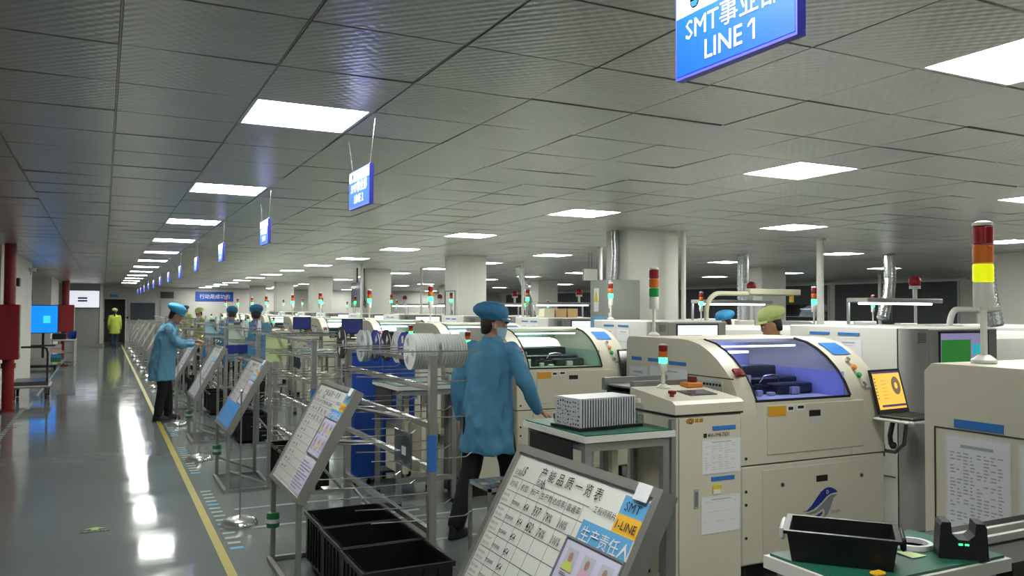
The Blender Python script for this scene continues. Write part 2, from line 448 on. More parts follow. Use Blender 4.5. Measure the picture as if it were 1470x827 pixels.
# doorway, corridor behind it, end window
struct(MB().box(-.6, 1.6, 47.0, 47.1, 0, 2.6).box(-.6, -.5, YF+.15, 47, 0, 2.6).box(1.5, 1.6, YF+.15, 47, 0, 2.6).box(-.6, 1.6, YF+.15, 47, 2.5, 2.6).box(-.6, 1.6, YF+.15, 47.1, -.15, 0).build('wall_corridor', 'wall_grey'))
dr = struct(MB().box(-.02, .04, YF-.04, YF+.16, 0, 2.15).box(.96, 1.02, YF-.04, YF+.16, 0, 2.15).box(-.02, 1.02, YF-.04, YF+.16, 2.09, 2.15).build('door_1', 'light_frame'))
MB().box(-.02, .03, YF-.9, YF-.04, .01, 2.08).build('door_leaf', 'machine_white', dr)
MB().box(.03, .06, YF-.86, YF-.80, 1.0, 1.14).build('door_handle', 'black_plastic', dr)
w1 = struct(MB().frame((1.12, YF, 1.02), X3, Z3, -Y3, 1.24, .96, .06, .05).build('window_1', 'window_frame'))
MB().box(1.18, 2.30, YF-.02, YF-.005, 1.08, 1.92).build('pane', 'screen_slate', w1)
w2 = struct(MB().frame((2.5, YF, 2.12), X3, Z3, -Y3, .7, .4, .04, .04).build('window_2', 'window_frame'))
MB().box(2.54, 3.16, YF-.02, YF-.005, 2.16, 2.48).build('pane', 'screen_dark', w2)
d2 = struct(MB().frame((2.55, YF, 0), X3, Z3, -Y3, .95, 2.0, .06, .04).build('door_2', 'window_frame'))
MB().box(2.61, 3.44, YF-.02, YF-.005, .05, 1.94).build('door_leaf', 'machine_white', d2)
t = tag(MB().box(.28, .62, YF-.03, YF-.005, 2.2, 2.32).build('door_sign', 'label_blue_soft'), 'small pale blue sign above the far doorway', 'sign')
MB().sphere((1.07, YF-.03, 1.2), .05).build('door_closer', 'black_plastic', dr)
bn = thing('wall_banner', 'long blue banner with white Chinese slogan on the end wall', 'banner', (4.18, YF-.03, 2.02))
MB().box(0, 1.85, 0, .02, 0, .5).build('cloth', 'banner_blue', bn)
MB().text('行动是成功的', .25, (.20, -.004, .16), X3, Z3, bold=.004).build('lettering', 'sign_white', bn)

# right wall: blinds between white piers, one arched window left open
struct(MB().box(XR, XR+.2, YB, YF+.2, 0, 3.2).build('wall_right', 'wall_white'))
struct(MB().box(13.9, XR, YB, 9.15, 0, 3.2).build('wall_partition', 'wall_white'))
for n, (y0, y1) in enumerate(((14.9, 19.3), (19.5, 21.9), (23.0, 27.4), (28.6, 33.0), (34.2, 38.6), (39.6, 43.8))):
    wn = struct(MB().frame((XR, y0, .95), Y3, Z3, -X3, y1-y0, 1.65, .05, .04).build('window_%d' % (n+3), 'window_frame'))
    if n == 1:
        MB().box(XR-.03, XR-.015, y0+.05, y1-.05, 1.9, 2.55).build('blind', 'blind', wn)
        a = [(y0+.2, 1.5)]+[(y0+.75+.55*math.cos(q), 1.5+.38*math.sin(q)) for q in [PI*k/10 for k in range(10, -1, -1)]]+[(y0+1.9, 1.5), (y0+1.9, 1.05), (y0+.2, 1.05)]
        MB().prism([(p[0], p[1]) for p in a], 'x', XR-.012, XR-.006).build('pane', 'daylight', wn)
        MB().box(XR-.03, XR-.015, y0+.05, y1-.05, 1.36, 1.48).build('window_rail', 'black_plastic', wn)
        MB().box(XR-.02, XR-.013, y0+.05, y1-.05, 1.0, 1.9).build('dark_pane', 'glass_dark', wn)
    else:
        m = (y0+y1)/2
        MB().box(XR-.03, XR-.015, y0+.05, m-.02, 1.0, 2.55).build('blind', 'blind', wn)
        MB().box(XR-.03, XR-.015, m+.02, y1-.05, 1.0, 2.55).build('blind', 'blind', wn)
struct(MB().box(XR-.12, XR, 14.6, YF, 2.56, 2.62).build('trim_1', 'white_pipe'))

# columns down the hall
def column(x0, x1, y0, y1, label):
    c = struct(tag(MB().box(x0, x1, y0, y1, 0, CEIL+.1, .012).build('column', 'column_paint'), label, 'column'))
    MB().box(x0-.012, x1+.012, y0-.012, y1+.012, 0, .12).build('skirting', 'wall_grey', c)
    return c
column(5.9, 6.7, 8.55, 9.05, 'square white column with a grey switch cabinet and foil pipe beside it')
column(5.95, 6.55, 14.2, 14.85, 'square white column with a tall ink drawing poster on its side')
column(5.95, 6.6, 20.15, 20.75, 'square white column with a black display hung on it')
for y in (26.15, 32.15, 38.15):
    c = column(5.95, 6.6, y, y+.6, 'plain white column between the far machine lines'); c['group'] = 'plain far columns'
for x, y in ((13.6, 14.3), (13.2, 24.4), (13.2, 33.0)):
    c = column(x, x+.75, y, y+.6, 'plain white column near the dark blinds'); c['group'] = 'plain columns by the blinds'

# the left side of the aisle: pier, recess, grey block
struct(MB().box(-4.2, -1.5, 15.6, 22.0, 0, 3.0).build('wall_left_pier', 'wall_white'))
struct(MB().box(-4.2, -1.55, 31.0, 36.0, 0, 3.0).build('wall_left_return', 'wall_white'))
blk = struct(MB().box(-4.2, -.02, 39.8, YF, 0, 3.0).build('wall_left_block', 'wall_grey'))
MB().box(-4.2, -.0, 39.76, 39.8, .0, .12).build('baseboard', 'machine_grey', blk)
MB().box(-.14, -.02, 39.74, 39.8, .12, 2.7).build('corner_post', 'wall_white', blk)

# ------------------------------------------------------------------ ceiling lights
def ceiling_light():
    t = thing('ceiling_light', 'square flush light panel in the tiled ceiling', 'light', (0,0,CEIL), 0, 'square ceiling light panels')
    m = MB(); g = .004; f = .018
    m.frame((g, g, .002), X3, Y3, Z3, T-2*g, T-2*g, f, .03).build('frame', 'light_frame', t)
    MB().box(g+f, T-g-f, g+f, T-g-f, .006, .02).build('diffuser', 'panel_light', t)
    return t
proto = None
for (i, j) in LIGHTS:
    lab = 'square flush light panel in the tiled ceiling above the machines'
    if i == 1: lab = 'square flush light panel in the row above the aisle'
    if (i, j) == (5, -3): lab = 'large square light panel between the first hanging sign and the big signal tower'
    loc = (GX+i*T, GY+j*T, CEIL)
    if proto is None: proto = ceiling_light(); o = proto; o.location = loc
    else: o = copy_tree(proto, loc)
    o['label'] = lab; o['group'] = 'aisle light panels' if i == 1 else 'hall light panels'
    if (i, j) == (5, -3): o['group'] = 'hall light panels'

# ------------------------------------------------------------------ hanging line signs
def hanging_sign(k):
    y = 1.23+3.03*(k-1)
    near = k <= 6
    t = thing('hanging_sign', ('first', 'second', 'third', 'fourth', 'fifth', 'sixth', 'seventh', 'eighth', 'ninth', 'tenth', 'eleventh', 'twelfth', 'thirteenth')[k-1]+' blue hanging sign over the aisle, lettered LINE %d' % k, 'sign', (1.28, y, 2.25), 0, 'hanging line signs above the aisle')
    W, H, dx = .40, .215, .012
    MB().box(-dx, dx, 0, W, 0, H).build('edge', 'sign_edge', t)
    for s in (-1, 1):
        ux = Vector((0, s, 0)); o = Vector((s*(dx+.001), 0 if s > 0 else W, 0))
        ux = Vector((0, s, 0)); n = Vector((s, 0, 0))
        MB().rect(o, ux, Z3, n, .006, W-.006, .008, H-.062).build('face', 'blue_sign', t)
        MB().rect(o, ux, Z3, n, .006, W-.006, H-.062, H-.006).build('header', 'sign_white', t)
        if near or s < 0:
            q = o+n*.001
            MB().text('SMT事业部', .066, q+ux*(W/2)+Z3*.092, ux, Z3, 'CENTER', 0).text('LINE %d' % k, .066, q+ux*(W/2)+Z3*.028, ux, Z3, 'CENTER', .004).build('lettering', 'sign_white', t)
            if k == 1:
                xm = max(v.x for v in TXT[('LINE 1', 'CENTER', .004)][0])*.066; f0 = q+ux*(W/2+xm)+Z3*.028
                MB().poly([f0+ux*a+Z3*b for a, b in ((-.004,.046),(-.010,.046),(-.022,.036),(-.022,.030),(-.008,.038))]).build('numeral_flag', 'sign_white', t)
            lg = MB().lathe([(.0, 0), (.018, 0)], (0,0,0), 14, 'x'); lg.v = [tuple(q+ux*(.075)+Z3*(H-.034)+ux*v[1]+Z3*v[2]) for v in lg.v]
            e = lg.build('emblem', 'red_mark', t)
            b = MB()
            for r_ in range(3): b.rect(q+n*.0008+ux*.075+Z3*(H-.034), ux, Z3, n, -.015+.003*r_, .015-.003*r_, -.004-.005*r_, -.0012-.005*r_)
            b.build('emblem_wave', 'blue_label', e)
    a, b = Vector((0, .03, H)), Vector((0, W-.03, H))
    MB().tube([a, Vector((0, -.06, CEIL-2.25))], .0022, 5).build('wire', 'steel_bright', t)
    MB().tube([b, Vector((0, W+.08, CEIL-2.25))], .0022, 5).build('wire', 'steel_bright', t)
    for p in (a, b): MB().sphere(p, .008, 8, 5).build('eyelet', 'steel_dark', t)
for k in range(1, 14): hanging_sign(k)

# ------------------------------------------------------------------ floor markings (flat tape and stickers)
ly = tag(MB().box(.725, .782, 2.0, 41, .0005, .002).build('yellow_line', 'yellow_tape'), 'long yellow tape line along the edge of the aisle', 'floor line')
n = 0
for y0, y1 in ((6.0, 8.0), (8.9, 10.6), (11.6, 13.0)):
    y = y0
    while y < y1:
        tag(MB().box(.82, .91, y, y+.05, .0005, .002).build('tape_mark', 'white_tape' if n % 5 else 'label_blue_soft'), 'short pale tape mark beside the yellow aisle line', 'tape mark', 'tape marks beside the yellow line')
        y += .14; n += 1
n = 0; y = 9.2
while y < 15.5:
    tag(MB().box(-1.19, -1.13, y, y+.09, .0005, .002).build('tape_dash', 'white_tape'), 'small white dash of the dashed line left of the aisle', 'tape mark', 'dashes of the left dashed line')
    y += .17
tag(MB().box(-1.12, -1.07, 15.6, 40, .0005, .002).build('white_line', 'white_tape'), 'thin white floor line along the left wall', 'floor line')
for (x0, x1, y0, y1) in ((1.0, 2.3, 7.15, 7.2), (1.0, 2.4, 6.5, 6.55), (1.0, 2.4, 9.5, 9.55), (2.0, 3.3, 6.3, 6.34), (2.0, 3.4, 5.6, 5.64), (1.9, 3.3, 9.1, 9.14)):
    tag(MB().box(x0, x1, y0, y1, .0005, .002).build('white_line', 'white_tape'), 'thin white floor line between two machine lines', 'floor line', 'white lines between machine lines')
for (x0, x1, y0, y1) in ((-1.45, -1.05, 13.3, 13.35), (-1.45, -1.0, 11.9, 11.95)):
    tag(MB().box(x0, x1, y0, y1, .0005, .002).build('red_line', 'red_mark'), 'red tape line on the floor below the hydrant box', 'floor line', 'red tape lines on the floor')
for q in range(8):
    tag(MB().box(1.9+.12*(q % 3), 1.97+.12*(q % 3), 6.6+.28*q, 6.68+.28*q, .0005, .002).build('floor_dot', 'white_tape' if q % 2 else 'green_tape'), 'small worn tape patch on the floor behind the reel rack', 'tape mark', 'worn tape patches')
ex = thing('exit_sticker', 'dark green floor sticker with a pale exit arrow and Chinese words', 'sticker', (-.13, 6.90, 0))
MB().box(0, .20, 0, .17, .0005, .002).build('base', 'exit_green', ex)
MB().poly([(.075,.055,.0025),(.125,.055,.0025),(.125,.095,.0025),(.18,.095,.0025),(.10,.15,.0025),(.02,.095,.0025),(.075,.095,.0025)]).build('arrow', 'arrow_green', ex)
MB().text('安全出口', .04, (.02, .012, .0025), X3, Y3, bold=.002).build('lettering', 'white_tape', ex)

# ------------------------------------------------------------------ left side things
def hydrant(x, y, far=False):
    t = thing('hydrant_box', 'dark red fire hydrant box on the standpipe by the %s' % ('small monitor desk' if far else 'flat trolley'), 'hydrant box', (x, y, 0))
    MB().box(-.45, .22, -.25, .02, .86, 1.72, .012).build('cabinet', 'red_paint', t)
    MB().box(.222, .232, -.22, -.02, .95, 1.62).build('side_label', 'paper_pale_green', t)
    MB().box(-.42, .19, -.256, -.25, .90, 1.68).build('door', 'red_paint', t)
    return t
hydrant(-1.39, 15.1)
p = thing('standpipe', 'dark red vertical fire pipe beside the hydrant box at the pier', 'pipe', (-1.35, 15.35, 0))
MB().cyl((0,0,0), (0,0,CEIL+.1), .085, n=16).build('pipe', 'red_paint', p, 40)
MB().cyl((0,0,.70), (0,0,.78), .105, n=16).build('flange', 'red_paint', p, 40)
MB().cyl((0,0,0), (0,0,.04), .115, n=16).build('flange', 'red_paint', p, 40)
p = thing('standpipe', 'dark red vertical fire pipe beside the far hydrant box', 'pipe', (-1.32, 36.2, 0))
MB().cyl((0,0,0), (0,0,CEIL+.1), .13, n=12).build('pipe', 'red_paint', p, 40)
t = thing('hydrant_box', 'far dark red hydrant box behind the blue monitor', 'hydrant box', (-1.22, 35.6, 0))
MB().box(-.3, .22, -.2, .2, .75, 1.78, .015).build('cabinet', 'red_paint', t); MB().box(.222, .235, -.17, .17, .8, 1.7).build('side_label', 'machine_white', t)
# wall fixtures
t = thing('security_camera', 'small white camera on the pier near the ceiling', 'camera', (-1.46, 21.0, 2.35))
MB().box(-.04, .12, -.03, .03, .12, .2, .01).build('body', 'machine_white', t); MB().cyl((.0,0,.12), (.0,0,.04), .015).build('bracket', 'machine_white', t); MB().cyl((.12,0,.16), (.13,0,.16), .022, n=10).build('lens', 'black_plastic', t)
tag(MB().box(-1.499, -1.44, 18.2, 18.5, 2.08, 2.24, .01).build('exit_lamp', 'black_plastic'), 'small black lamp box high on the pier', 'lamp box')
tag(MB().box(-2.45, -2.1, 30.95, 30.995, 1.92, 2.22).build('wall_notice', 'blue_label'), 'small blue notice on the wall behind the monitor', 'notice')
t = thing('flat_trolley', 'grey flat trolley with looped handle beside the pier', 'trolley', (-1.47, 17.0, 0))
MB().box(0, .62, 0, .95, .22, .27, .02).build('deck', 'machine_grey', t); MB().box(.02, .60, .02, .93, .27, .34, .015).build('load_tray', 'steel_dark', t)
MB().tube([(.58,.04,.24),(.58,.04,.85),(.56,.04,.93),(.50,.04,.96),(.1,.04,.96),(.04,.04,.93),(.02,.04,.85),(.02,.04,.24)], .018, 8).build('handle', 'rubber', t, 60)
for a, b in ((.06,.08),(.56,.08),(.06,.86),(.56,.86)):
    c = MB().cyl((a-.02,b,.07), (a+.02,b,.07), .065, n=14).build('wheel', 'rubber', t, 40); MB().box(a-.03, a+.03, b-.03, b+.03, .12, .22).build('caster_fork', 'steel_dark', c)
# TV on stand
t = thing('floor_monitor', 'large monitor with a bright blue desktop on a black stand', 'monitor', (-1.46, 25.6, 0))
MB().box(-.36, .36, 0, .05, .97, 1.74, .01).build('bezel', 'black_plastic', t)
s = MB().rect((-.34, -.002, .99), X3, Z3, -Y3, 0, .68, 0, .73).build('screen', 'screen_blue', t)
MB().rect((.0, -.004, 1.25), X3, Z3, -Y3, 0, .17, 0, .2).build('window_logo', 'screen_cyan', s)
MB().box(-.03, .03, .05, .1, .3, 1.3).build('post', 'black_plastic', t); MB().box(-.34, .34, -.2, .3, 0.05, .1).build('base', 'black_plastic', t)
MB().box(-.3, .3, -.15, .2, .62, .65).build('shelf', 'black_plastic', t)
for a in (-.3, .3): MB().cyl((a, -.15, 0), (a, -.15, .05), .03, n=8).build('caster', 'rubber', t)
t = thing('side_desk', 'small grey desk with open shelves under the blue monitor', 'desk', (-1.36, 26.6, 0))
MB().box(0, .66, 0, 1.1, .72, .76, .005).build('top', 'machine_white', t)
for a in (0, .62): 
    for b in (0, 1.06): MB().box(a, a+.04, b, b+.04, 0, .72).build('leg', 'machine_white', t)
for z in (.1, .38): MB().box(.02, .64, .02, 1.08, z, z+.02).build('shelf', 'machine_white', t)
MB().box(.38, .64, .02, .06, .05, .72).build('door', 'machine_grey', t)
for z, m, l in ((.12, 'green_tape', 'green'), (.23, 'cap_bright_blue', 'teal'), (.40, 'paper_pink', 'pink'), (.52, 'paper_pale_green', 'pale green')):
    tag(MB().box(-1.32, -1.06, 26.64, 27.0, z, z+.1, .006).build('tray', m), 'flat %s tray on the side desk shelf' % l, 'tray')
tag(MB().box(-1.3, -.95, 26.75, 27.2, .762, .92, .015).build('printer_box', 'black_plastic'), 'black desktop printer on the side desk', 'printer')
t = thing('blue_bin', 'open blue parts bin on the side desk', 'bin', (-.92, 26.9, .762))
MB().prism([(0,0),(.22,0),(.24,.2),(.23,.2),(.21,.01),(.0,.01)], 'y', 0, .4).build('shell', 'blue_bin', t); MB().box(0, .22, .39, .4, 0, .22).build('end', 'blue_bin', t)
# wall display
t = thing('wall_display', 'white wall display with two blue bars on the grey block', 'display', (-1.45, 39.7, 1.66))
MB().box(0, 1.30, 0, .07, 0, .76, .01).build('bezel', 'black_plastic', t); s = MB().rect((.02, -.003, .02), X3, Z3, -Y3, 0, 1.26, 0, .72).build('screen', 'screen_white', t)
MB().rect((.46, -.006, .39), X3, Z3, -Y3, 0, .36, 0, .07).build('bar', 'blue_dark', s); MB().rect((.46, -.006, .27), X3, Z3, -Y3, 0, .36, 0, .07).build('bar', 'blue_dark', s)
# smoke detector like white sign box hung from ceiling, switch cabinet etc.
t = thing('switch_cabinet', 'grey electrical cabinet with red and white striped edge beside the column', 'cabinet', (5.42, 8.25, 0))
MB().box(0, .46, 0, .42, .25, 2.05, .01).build('body', 'cabinet_grey', t)
MB().box(.02, .1, .05, .1, 0, .25).box(.36, .44, .05, .1, 0, .25).box(.02, .1, .32, .37, 0, .25).box(.36, .44, .32, .37, 0, .25).build('plinth', 'cabinet_grey', t)
MB().box(.04, .42, -.006, 0, .3, 2.0).build('door', 'cabinet_grey', t)
st = MB()
for q in range(11): st.box(-.004, .03, -.010, -.004, .95+.1*q, 1.0+.1*q)
st.build('stripe', 'stripe_red', t); MB().box(-.003, .029, -.008, -.003, .9, 2.04).build('stripe_ground', 'paper', t)
MB().box(-.006, 0, .22, .32, 1.66, 1.95).build('warning_plate', 'paper', t)
MB().prism([(.225,1.78),(.315,1.78),(.27,1.93)], 'x', -.009, -.006).build('warning_triangle', 'warn_yellow', t)
MB().box(-.006, 0, .06, .36, 1.42, 1.6).build('notice', 'label_blue_soft', t)
tag(MB().tube([(5.84, 8.75, 1.9),(5.84,8.76,2.1),(5.85,8.75,2.4),(5.84,8.76,2.75)], .05, 12).build('foil_pipe', 'duct_foil', None, 60), 'crinkled foil wrapped pipe running up beside the column', 'pipe')
t = thing('wall_poster', 'tall ink drawing poster with Chinese characters on the column', 'poster', (5.94, 14.28, 1.42))
MB().box(0, .008, 0, .5, 0, .62).build('sheet', 'paper', t); MB().frame((-.004, 0, 0), Y3, Z3, -X3, .5, .62, .02, .006).build('frame', 'steel_dark', t)
MB().sphere((-.006, .15, .16), .07, 8, 6, (.02,.6,1.4)).build('drawing', 'ink', t)
MB().tube([(-.006,.20,.54),(-.006,.17,.50),(-.006,.21,.46),(-.006,.16,.42),(-.006,.20,.36),(-.006,.14,.33)], .007, 5).build('brush_stroke', 'ink', t)
t = thing('hanging_display', 'black edged display hung from the ceiling in front of the column', 'display', (5.65, 19.6, 1.72))
MB().box(0, .05, 0, .9, 0, .62, .01).build('bezel', 'black_plastic', t); MB().rect((-.003, .9, .02), -Y3, Z3, -X3, .02, .88, 0, .58).build('screen', 'screen_slate', t)
MB().cyl((.03, .45, .6), (.03, .45, 1.0), .02, n=8).build('hanger', 'black_plastic', t)
MB().tube([(.05, -.1, .95),(.05,-.12,.5),(.05,-.14,.2),(.05,-.08,.05),(.05,-.2,.0),(.05,-.22,.12),(.05,-.12,.2)], .012, 6).build('cable', 'rubber', t)
t = thing('hanging_sign_box', 'small plain white sign box hanging from the ceiling', 'sign', (7.5, 12.2, 2.2))
MB().box(0, .28, 0, .05, 0, .2).build('body', 'machine_white', t)
for a in (.11, .17): MB().tube([(a, .02, .2), (a, .02, .5)], .004, 5).build('wire', 'steel_dark', t)

# ceiling-to-machine poles and ducts
for (x, y, r, bend, lab) in ((8.95, 8.28, .05, 0, 'thick white pole up to the ceiling behind the second line'), (6.62, 8.35, .03, 0, 'white pole rising in front of the square column'), (7.2, 11.2, .03, 0, 'white pole up to the ceiling behind the masked worker'),
                    (9.5, 13.5, .04, 0, 'white pole up to the ceiling beside the hanging white sign box'), (7.9, 15.3, .03, 0, 'slim white pole up to the ceiling behind the third line'), (7.0, 19.0, .03, 0, 'slim white pole up to the ceiling near the far inspection lamps'),
                    (5.2, 18.0, .028, 0, 'slim white pole up to the ceiling near the poster column'), (16.5, 11.0, .05, 0, 'white pole up to the ceiling in front of the blinds'), (19.0, 15.5, .05, 0, 'white pole standing against the dark blinds')):
    t = thing('ceiling_pole', lab, 'pole', (x, y, 0))
    MB().cyl((0,0,0), (0,0,CEIL+.02), r, n=12).build('tube', 'white_pipe', t, 40); MB().cyl((0,0,CEIL-.03), (0,0,CEIL+.004), r*1.5, n=12).build('flange', 'white_pipe', t, 40); MB().cyl((0,0,0), (0,0,.02), r*2, n=12).build('base_plate', 'white_pipe', t, 40)
def flex_duct(pts, r, lab):
    P = []; RR = []
    pts = [Vector(p) for p in pts]
    L = sum((pts[i+1]-pts[i]).length for i in range(len(pts)-1)); N = int(L/.03)
    def at(s):
        for i in range(len(pts)-1):
            l = (pts[i+1]-pts[i]).length
            if s <= l or i == len(pts)-2: return pts[i].lerp(pts[i+1], min(1, s/l))
            s -= l
    for k in range(N+1): P.append(at(L*k/N)); RR.append(r*(1 if k % 2 else .86))
    tag(MB().tube(P, RR, 12).build('flexible_duct', 'duct_foil', None, 70), lab, 'duct')
flex_duct([(12.2,9.9,1.55),(12.28,9.92,1.72),(12.42,9.95,1.95),(12.5,9.98,2.25),(12.5,10,2.70)], .11, 'curved silver flexible duct in front of the dark blinds')
flex_duct([(10.4,11.4,1.4),(10.4,11.4,2.70)], .12, 'straight silver ribbed duct behind the lime capped worker')
flex_duct([(10.0,6.45,1.5),(9.95,6.5,1.9),(9.8,6.5,2.70)], .10, 'silver ribbed duct beside the big signal tower')
flex_duct([(9.1,17.1,1.5),(8.8,16.9,2.2),(8.6,16.9,2.70)], .09, 'slanting white silver duct beside the poster column')

# ------------------------------------------------------------------ machine parts
def tower_light(parent, x, y, z, h=.5, r=.032, lit='green'):
    k = h/.5
    b = MB().lathe([(.045, 0), (.045, .012), (.02, .03)], (x,y,z), 14).cyl((x,y,z+.02), (x,y,z+.21*k), .012, n=8)
    b.lathe([(r*.92, .20*k), (r*.98, .21*k), (r*.98, .285*k), (r*.9, .29*k)], (x,y,z), 14)
    t = b.build('tower_light', 'tower_grey', parent, 40)
    mats = ('green_lens_lit' if lit == 'green' else 'yellow_lens_lit' if lit == 'yellow' else 'green_lens_dark', 'amber_lens', 'red_lens')
    for q, m in enumerate(mats):
        z0 = z+(.29+.068*q)*k
        MB().lathe([(r*.9, 0), (r, .004), (r, .062*k), (r*.9, .066*k)], (x,y,z0), 14).build('lens', m, t, 40)
    MB().lathe([(r, .494*k), (r, .505*k), (r*.5, .512*k), (0, .513*k)], (x,y,z), 14).build('cap', 'tower_grey', t, 40)
    return t

PROF = [(0, .74), (0, 1.0), (.005, 1.08), (.02, 1.14), (.05, 1.20), (.09, 1.26), (.14, 1.31), (.21, 1.37), (.29, 1.42), (.38, 1.46), (.50, 1.485), (.60, 1.49), (1.18, 1.49), (1.21, 1.46), (1.21, .74)]
WINC = [(.012, 1.125), (.02, 1.14), (.05, 1.20), (.09, 1.26), (.14, 1.31), (.21, 1.37), (.29, 1.42), (.38, 1.46), (.50, 1.485)]
def paper(parent, o, ux, uy, un, w, h, lines=14, name='notice_sheet', m='paper', seed=0, cols=0):
    s = MB().slab(o, ux, uy, un, 0, w, 0, h, 0, .003).build(name, m, parent)
    MB().frame(Vector(o)+Vector(un)*.003, ux, uy, un, w, h, .006, .001).build('sleeve_edge', 'sleeve', s)
    rn = random.Random(seed); b = MB(); oo = Vector(o)+Vector(un)*.0045
    b.rect(oo, ux, uy, un, w*.25, w*.75, h*.90, h*.925)
    for i in range(lines):
        y = h*(.86-.8*i/lines)
        if cols:
            for c in range(cols):
                if rn.random() < .75: b.rect(oo, ux, uy, un, w*(.08+.84*c/cols), w*(.08+.84*(c+rn.uniform(.3, .85))/cols), y-h*.010, y)
        else: b.rect(oo, ux, uy, un, w*.08, w*(.08+rn.uniform(.4, .84)), y-h*.008, y)
    b.build('print', 'ink_light', s)
    return s

def make_printer(tint='green'):
    t = thing('paste_printer', 'x', 'machine')
    b = MB().box(0, 1.26, 0, 1.21, .13, .735, .012)
    t0 = b.build('lower_cabinet', 'cream', t)
    hood = MB().prism(PROF, 'x', 0, .13).prism(PROF, 'x', .95, 1.26)
    hood.box(.13, .95, .98, 1.205, .74, 1.488).box(.13, .95, .50, .98, 1.465, 1.488).box(.13, .95, .002, .98, .74, 1.115)
    h = hood.build('hood', 'cream', t, 30)
    MB().box(.002, 1.258, .004, 1.2, .732, .742).build('seam', 'seam', t)
    # window and the inside
    g = MB().sheet(WINC, .132, .948).build('window', 'glass_blue' if tint == 'blue' else 'glass_green', t, 60)
    MB().tube([(.134, y-.004, z+.003) for y, z in WINC], .006, 6).build('window_seal', 'rubber', g)
    MB().tube([(.946, y-.004, z+.003) for y, z in WINC], .009, 6).build('window_seal', 'rubber', g)
    MB().box(.132, .948, .008, .02, 1.115, 1.13).build('window_rail', 'rubber', g)
    ins = MB().box(.132, .948, .955, .978, 1.115, 1.465).box(.131, .136, .06, .95, 1.116, 1.28).box(.944, .949, .06, .95, 1.116, 1.28)
    ins.build('inner_wall', 'inside_blue' if tint == 'blue' else 'inside_green', t)
    m = MB().box(.15, .93, .45, .60, 1.118, 1.22, .01).box(.2, .88, .60, .75, 1.118, 1.29, .01).box(.3, .8, .36, .45, 1.118, 1.17)
    m.box(.60, .92, .30, .42, 1.118, 1.19, .01).cyl((.36,.34,1.12), (.36,.34,1.22), .03).cyl((.45,.33,1.12), (.45,.33,1.19), .025)
    m.build('mechanism', 'mechanism', t)
    for a, w_ in ((.24, .05), (.40, .04), (.5, .05), (.7, .07)): MB().box(a, a+w_, .27, .31, 1.118, 1.118+.05+.03*math.sin(a*9), .004).build('clamp', 'fin_metal', t)
    MB().tube([(.55,.42,1.19),(.57,.40,1.235),(.63,.395,1.245),(.70,.40,1.235),(.72,.42,1.19)], .006, 6).build('squeegee_handle', 'steel_bright', t)
    MB().box(.30, .80, .80, .83, 1.37, 1.385).build('work_or_fill_lamp', 'tube_light', t)
    MB().box(.2, .88, .42, .44, 1.435, 1.445).build('work_or_fill_lamp', 'tube_light', t)  # extra lamp, added to brighten the inside behind the window
    # front panels
    d = MB().box(.21, 1.06, -.006, .01, .79, 1.095, .003).build('front_panel', 'cream_door', t)
    MB().box(.56, .66, -.010, -.004, 1.01, 1.05, .003).build('grip', 'black_plastic', d)
    MB().box(.57, .65, -.008, -.004, .975, 1.0).build('tag', 'paper_grey', d)
    MB().box(.215, .36, -.009, -.005, 1.025, 1.088).build('caution_label', 'label_orange', d)
    c = MB().box(.37, .43, -.009, -.005, 1.05, 1.088).box(.45, .52, -.009, -.005, 1.055, 1.09).build('pictogram', 'paper', d); MB().box(.38, .42, -.011, -.009, 1.06, 1.08).box(.46, .51, -.011, -.009, 1.065, 1.083).build('print', 'ink', c)
    d = MB().box(.17, 1.24, -.006, .01, .16, .70, .003).build('lower_door', 'cream_door', t)
    MB().box(.62, .72, -.010, -.004, .59, .63, .003).build('grip', 'black_plastic', d)
    for a, z in ((.33, .60), (1.03, .60)): MB().cyl((a, -.012, z), (a, 0, z), .012, n=10).build('lock', 'steel_dark', d)
    for z in (.52, .60, .32, .80): MB().cyl((.04, -.003, z-.02), (.04, .01, z-.02), .010, n=8).build('bolt', 'black_plastic', t)
    # bird emblem
    def P(x, z): return (.50+(x-205)*.00060, -.0075, .345+(680-z)*.00055)
    e = MB().poly([P(*p) for p in ((205,555),(265,548),(330,500),(400,425),(470,355),(530,320),(580,310),(640,322),(690,350),(725,380),(650,385),(600,395),(550,420),(490,470),(420,515),(350,548),(280,562))]).build('emblem', 'logo_blue', d)
    MB().poly([P(*p) for p in ((240,575),(310,578),(400,555),(500,490),(570,430),(630,402),(715,408),(660,440),(635,490),(610,560),(570,620),(520,660),(450,678),(520,630),(525,580),(500,552),(450,570),(380,595),(310,598))]).build('emblem_body', 'logo_grey', e)
    MB().poly([P(*p) for p in ((360,640),(420,610),(495,580),(490,610),(450,638))]).build('emblem_tail', 'logo_blue', e)
    MB().text('D', .034, (P(548, 385)[0], -.0085, P(548, 385)[2]), X3, Z3, bold=.02).build('emblem_letter', 'paper', e)
    MB().text('DESEN', .028, (P(610, 622)[0], -.0075, P(610, 622)[2]), X3+Z3*.0, Z3+X3*.25, bold=.02).build('maker_name', 'logo_grey', e)
    # switches and controls
    def on_curve(y0, y1):
        pts = [p for p in PROF if y0 <= p[0] <= y1 and p[1] > 1.05]; return pts
    s = MB().add([(.03,.075,1.27),(.10,.075,1.27),(.10,.115,1.31),(.03,.115,1.31),(.03,.068,1.285),(.10,.068,1.285),(.10,.105,1.322),(.03,.105,1.322)], [(0,1,5,4),(1,2,6,5),(2,3,7,6),(3,0,4,7),(4,5,6,7)]).build('power_switch', 'red_switch', t)
    MB().add([(.05,.064,1.293),(.08,.064,1.293),(.08,.092,1.32),(.05,.092,1.32)], [(0,1,2,3)]).build('switch_key', 'red_lens', s)
    MB().sheet([(.22,1.383),(.30,1.432),(.36,1.458)], 1.03, 1.20).build('control_label', 'blue_label', t)
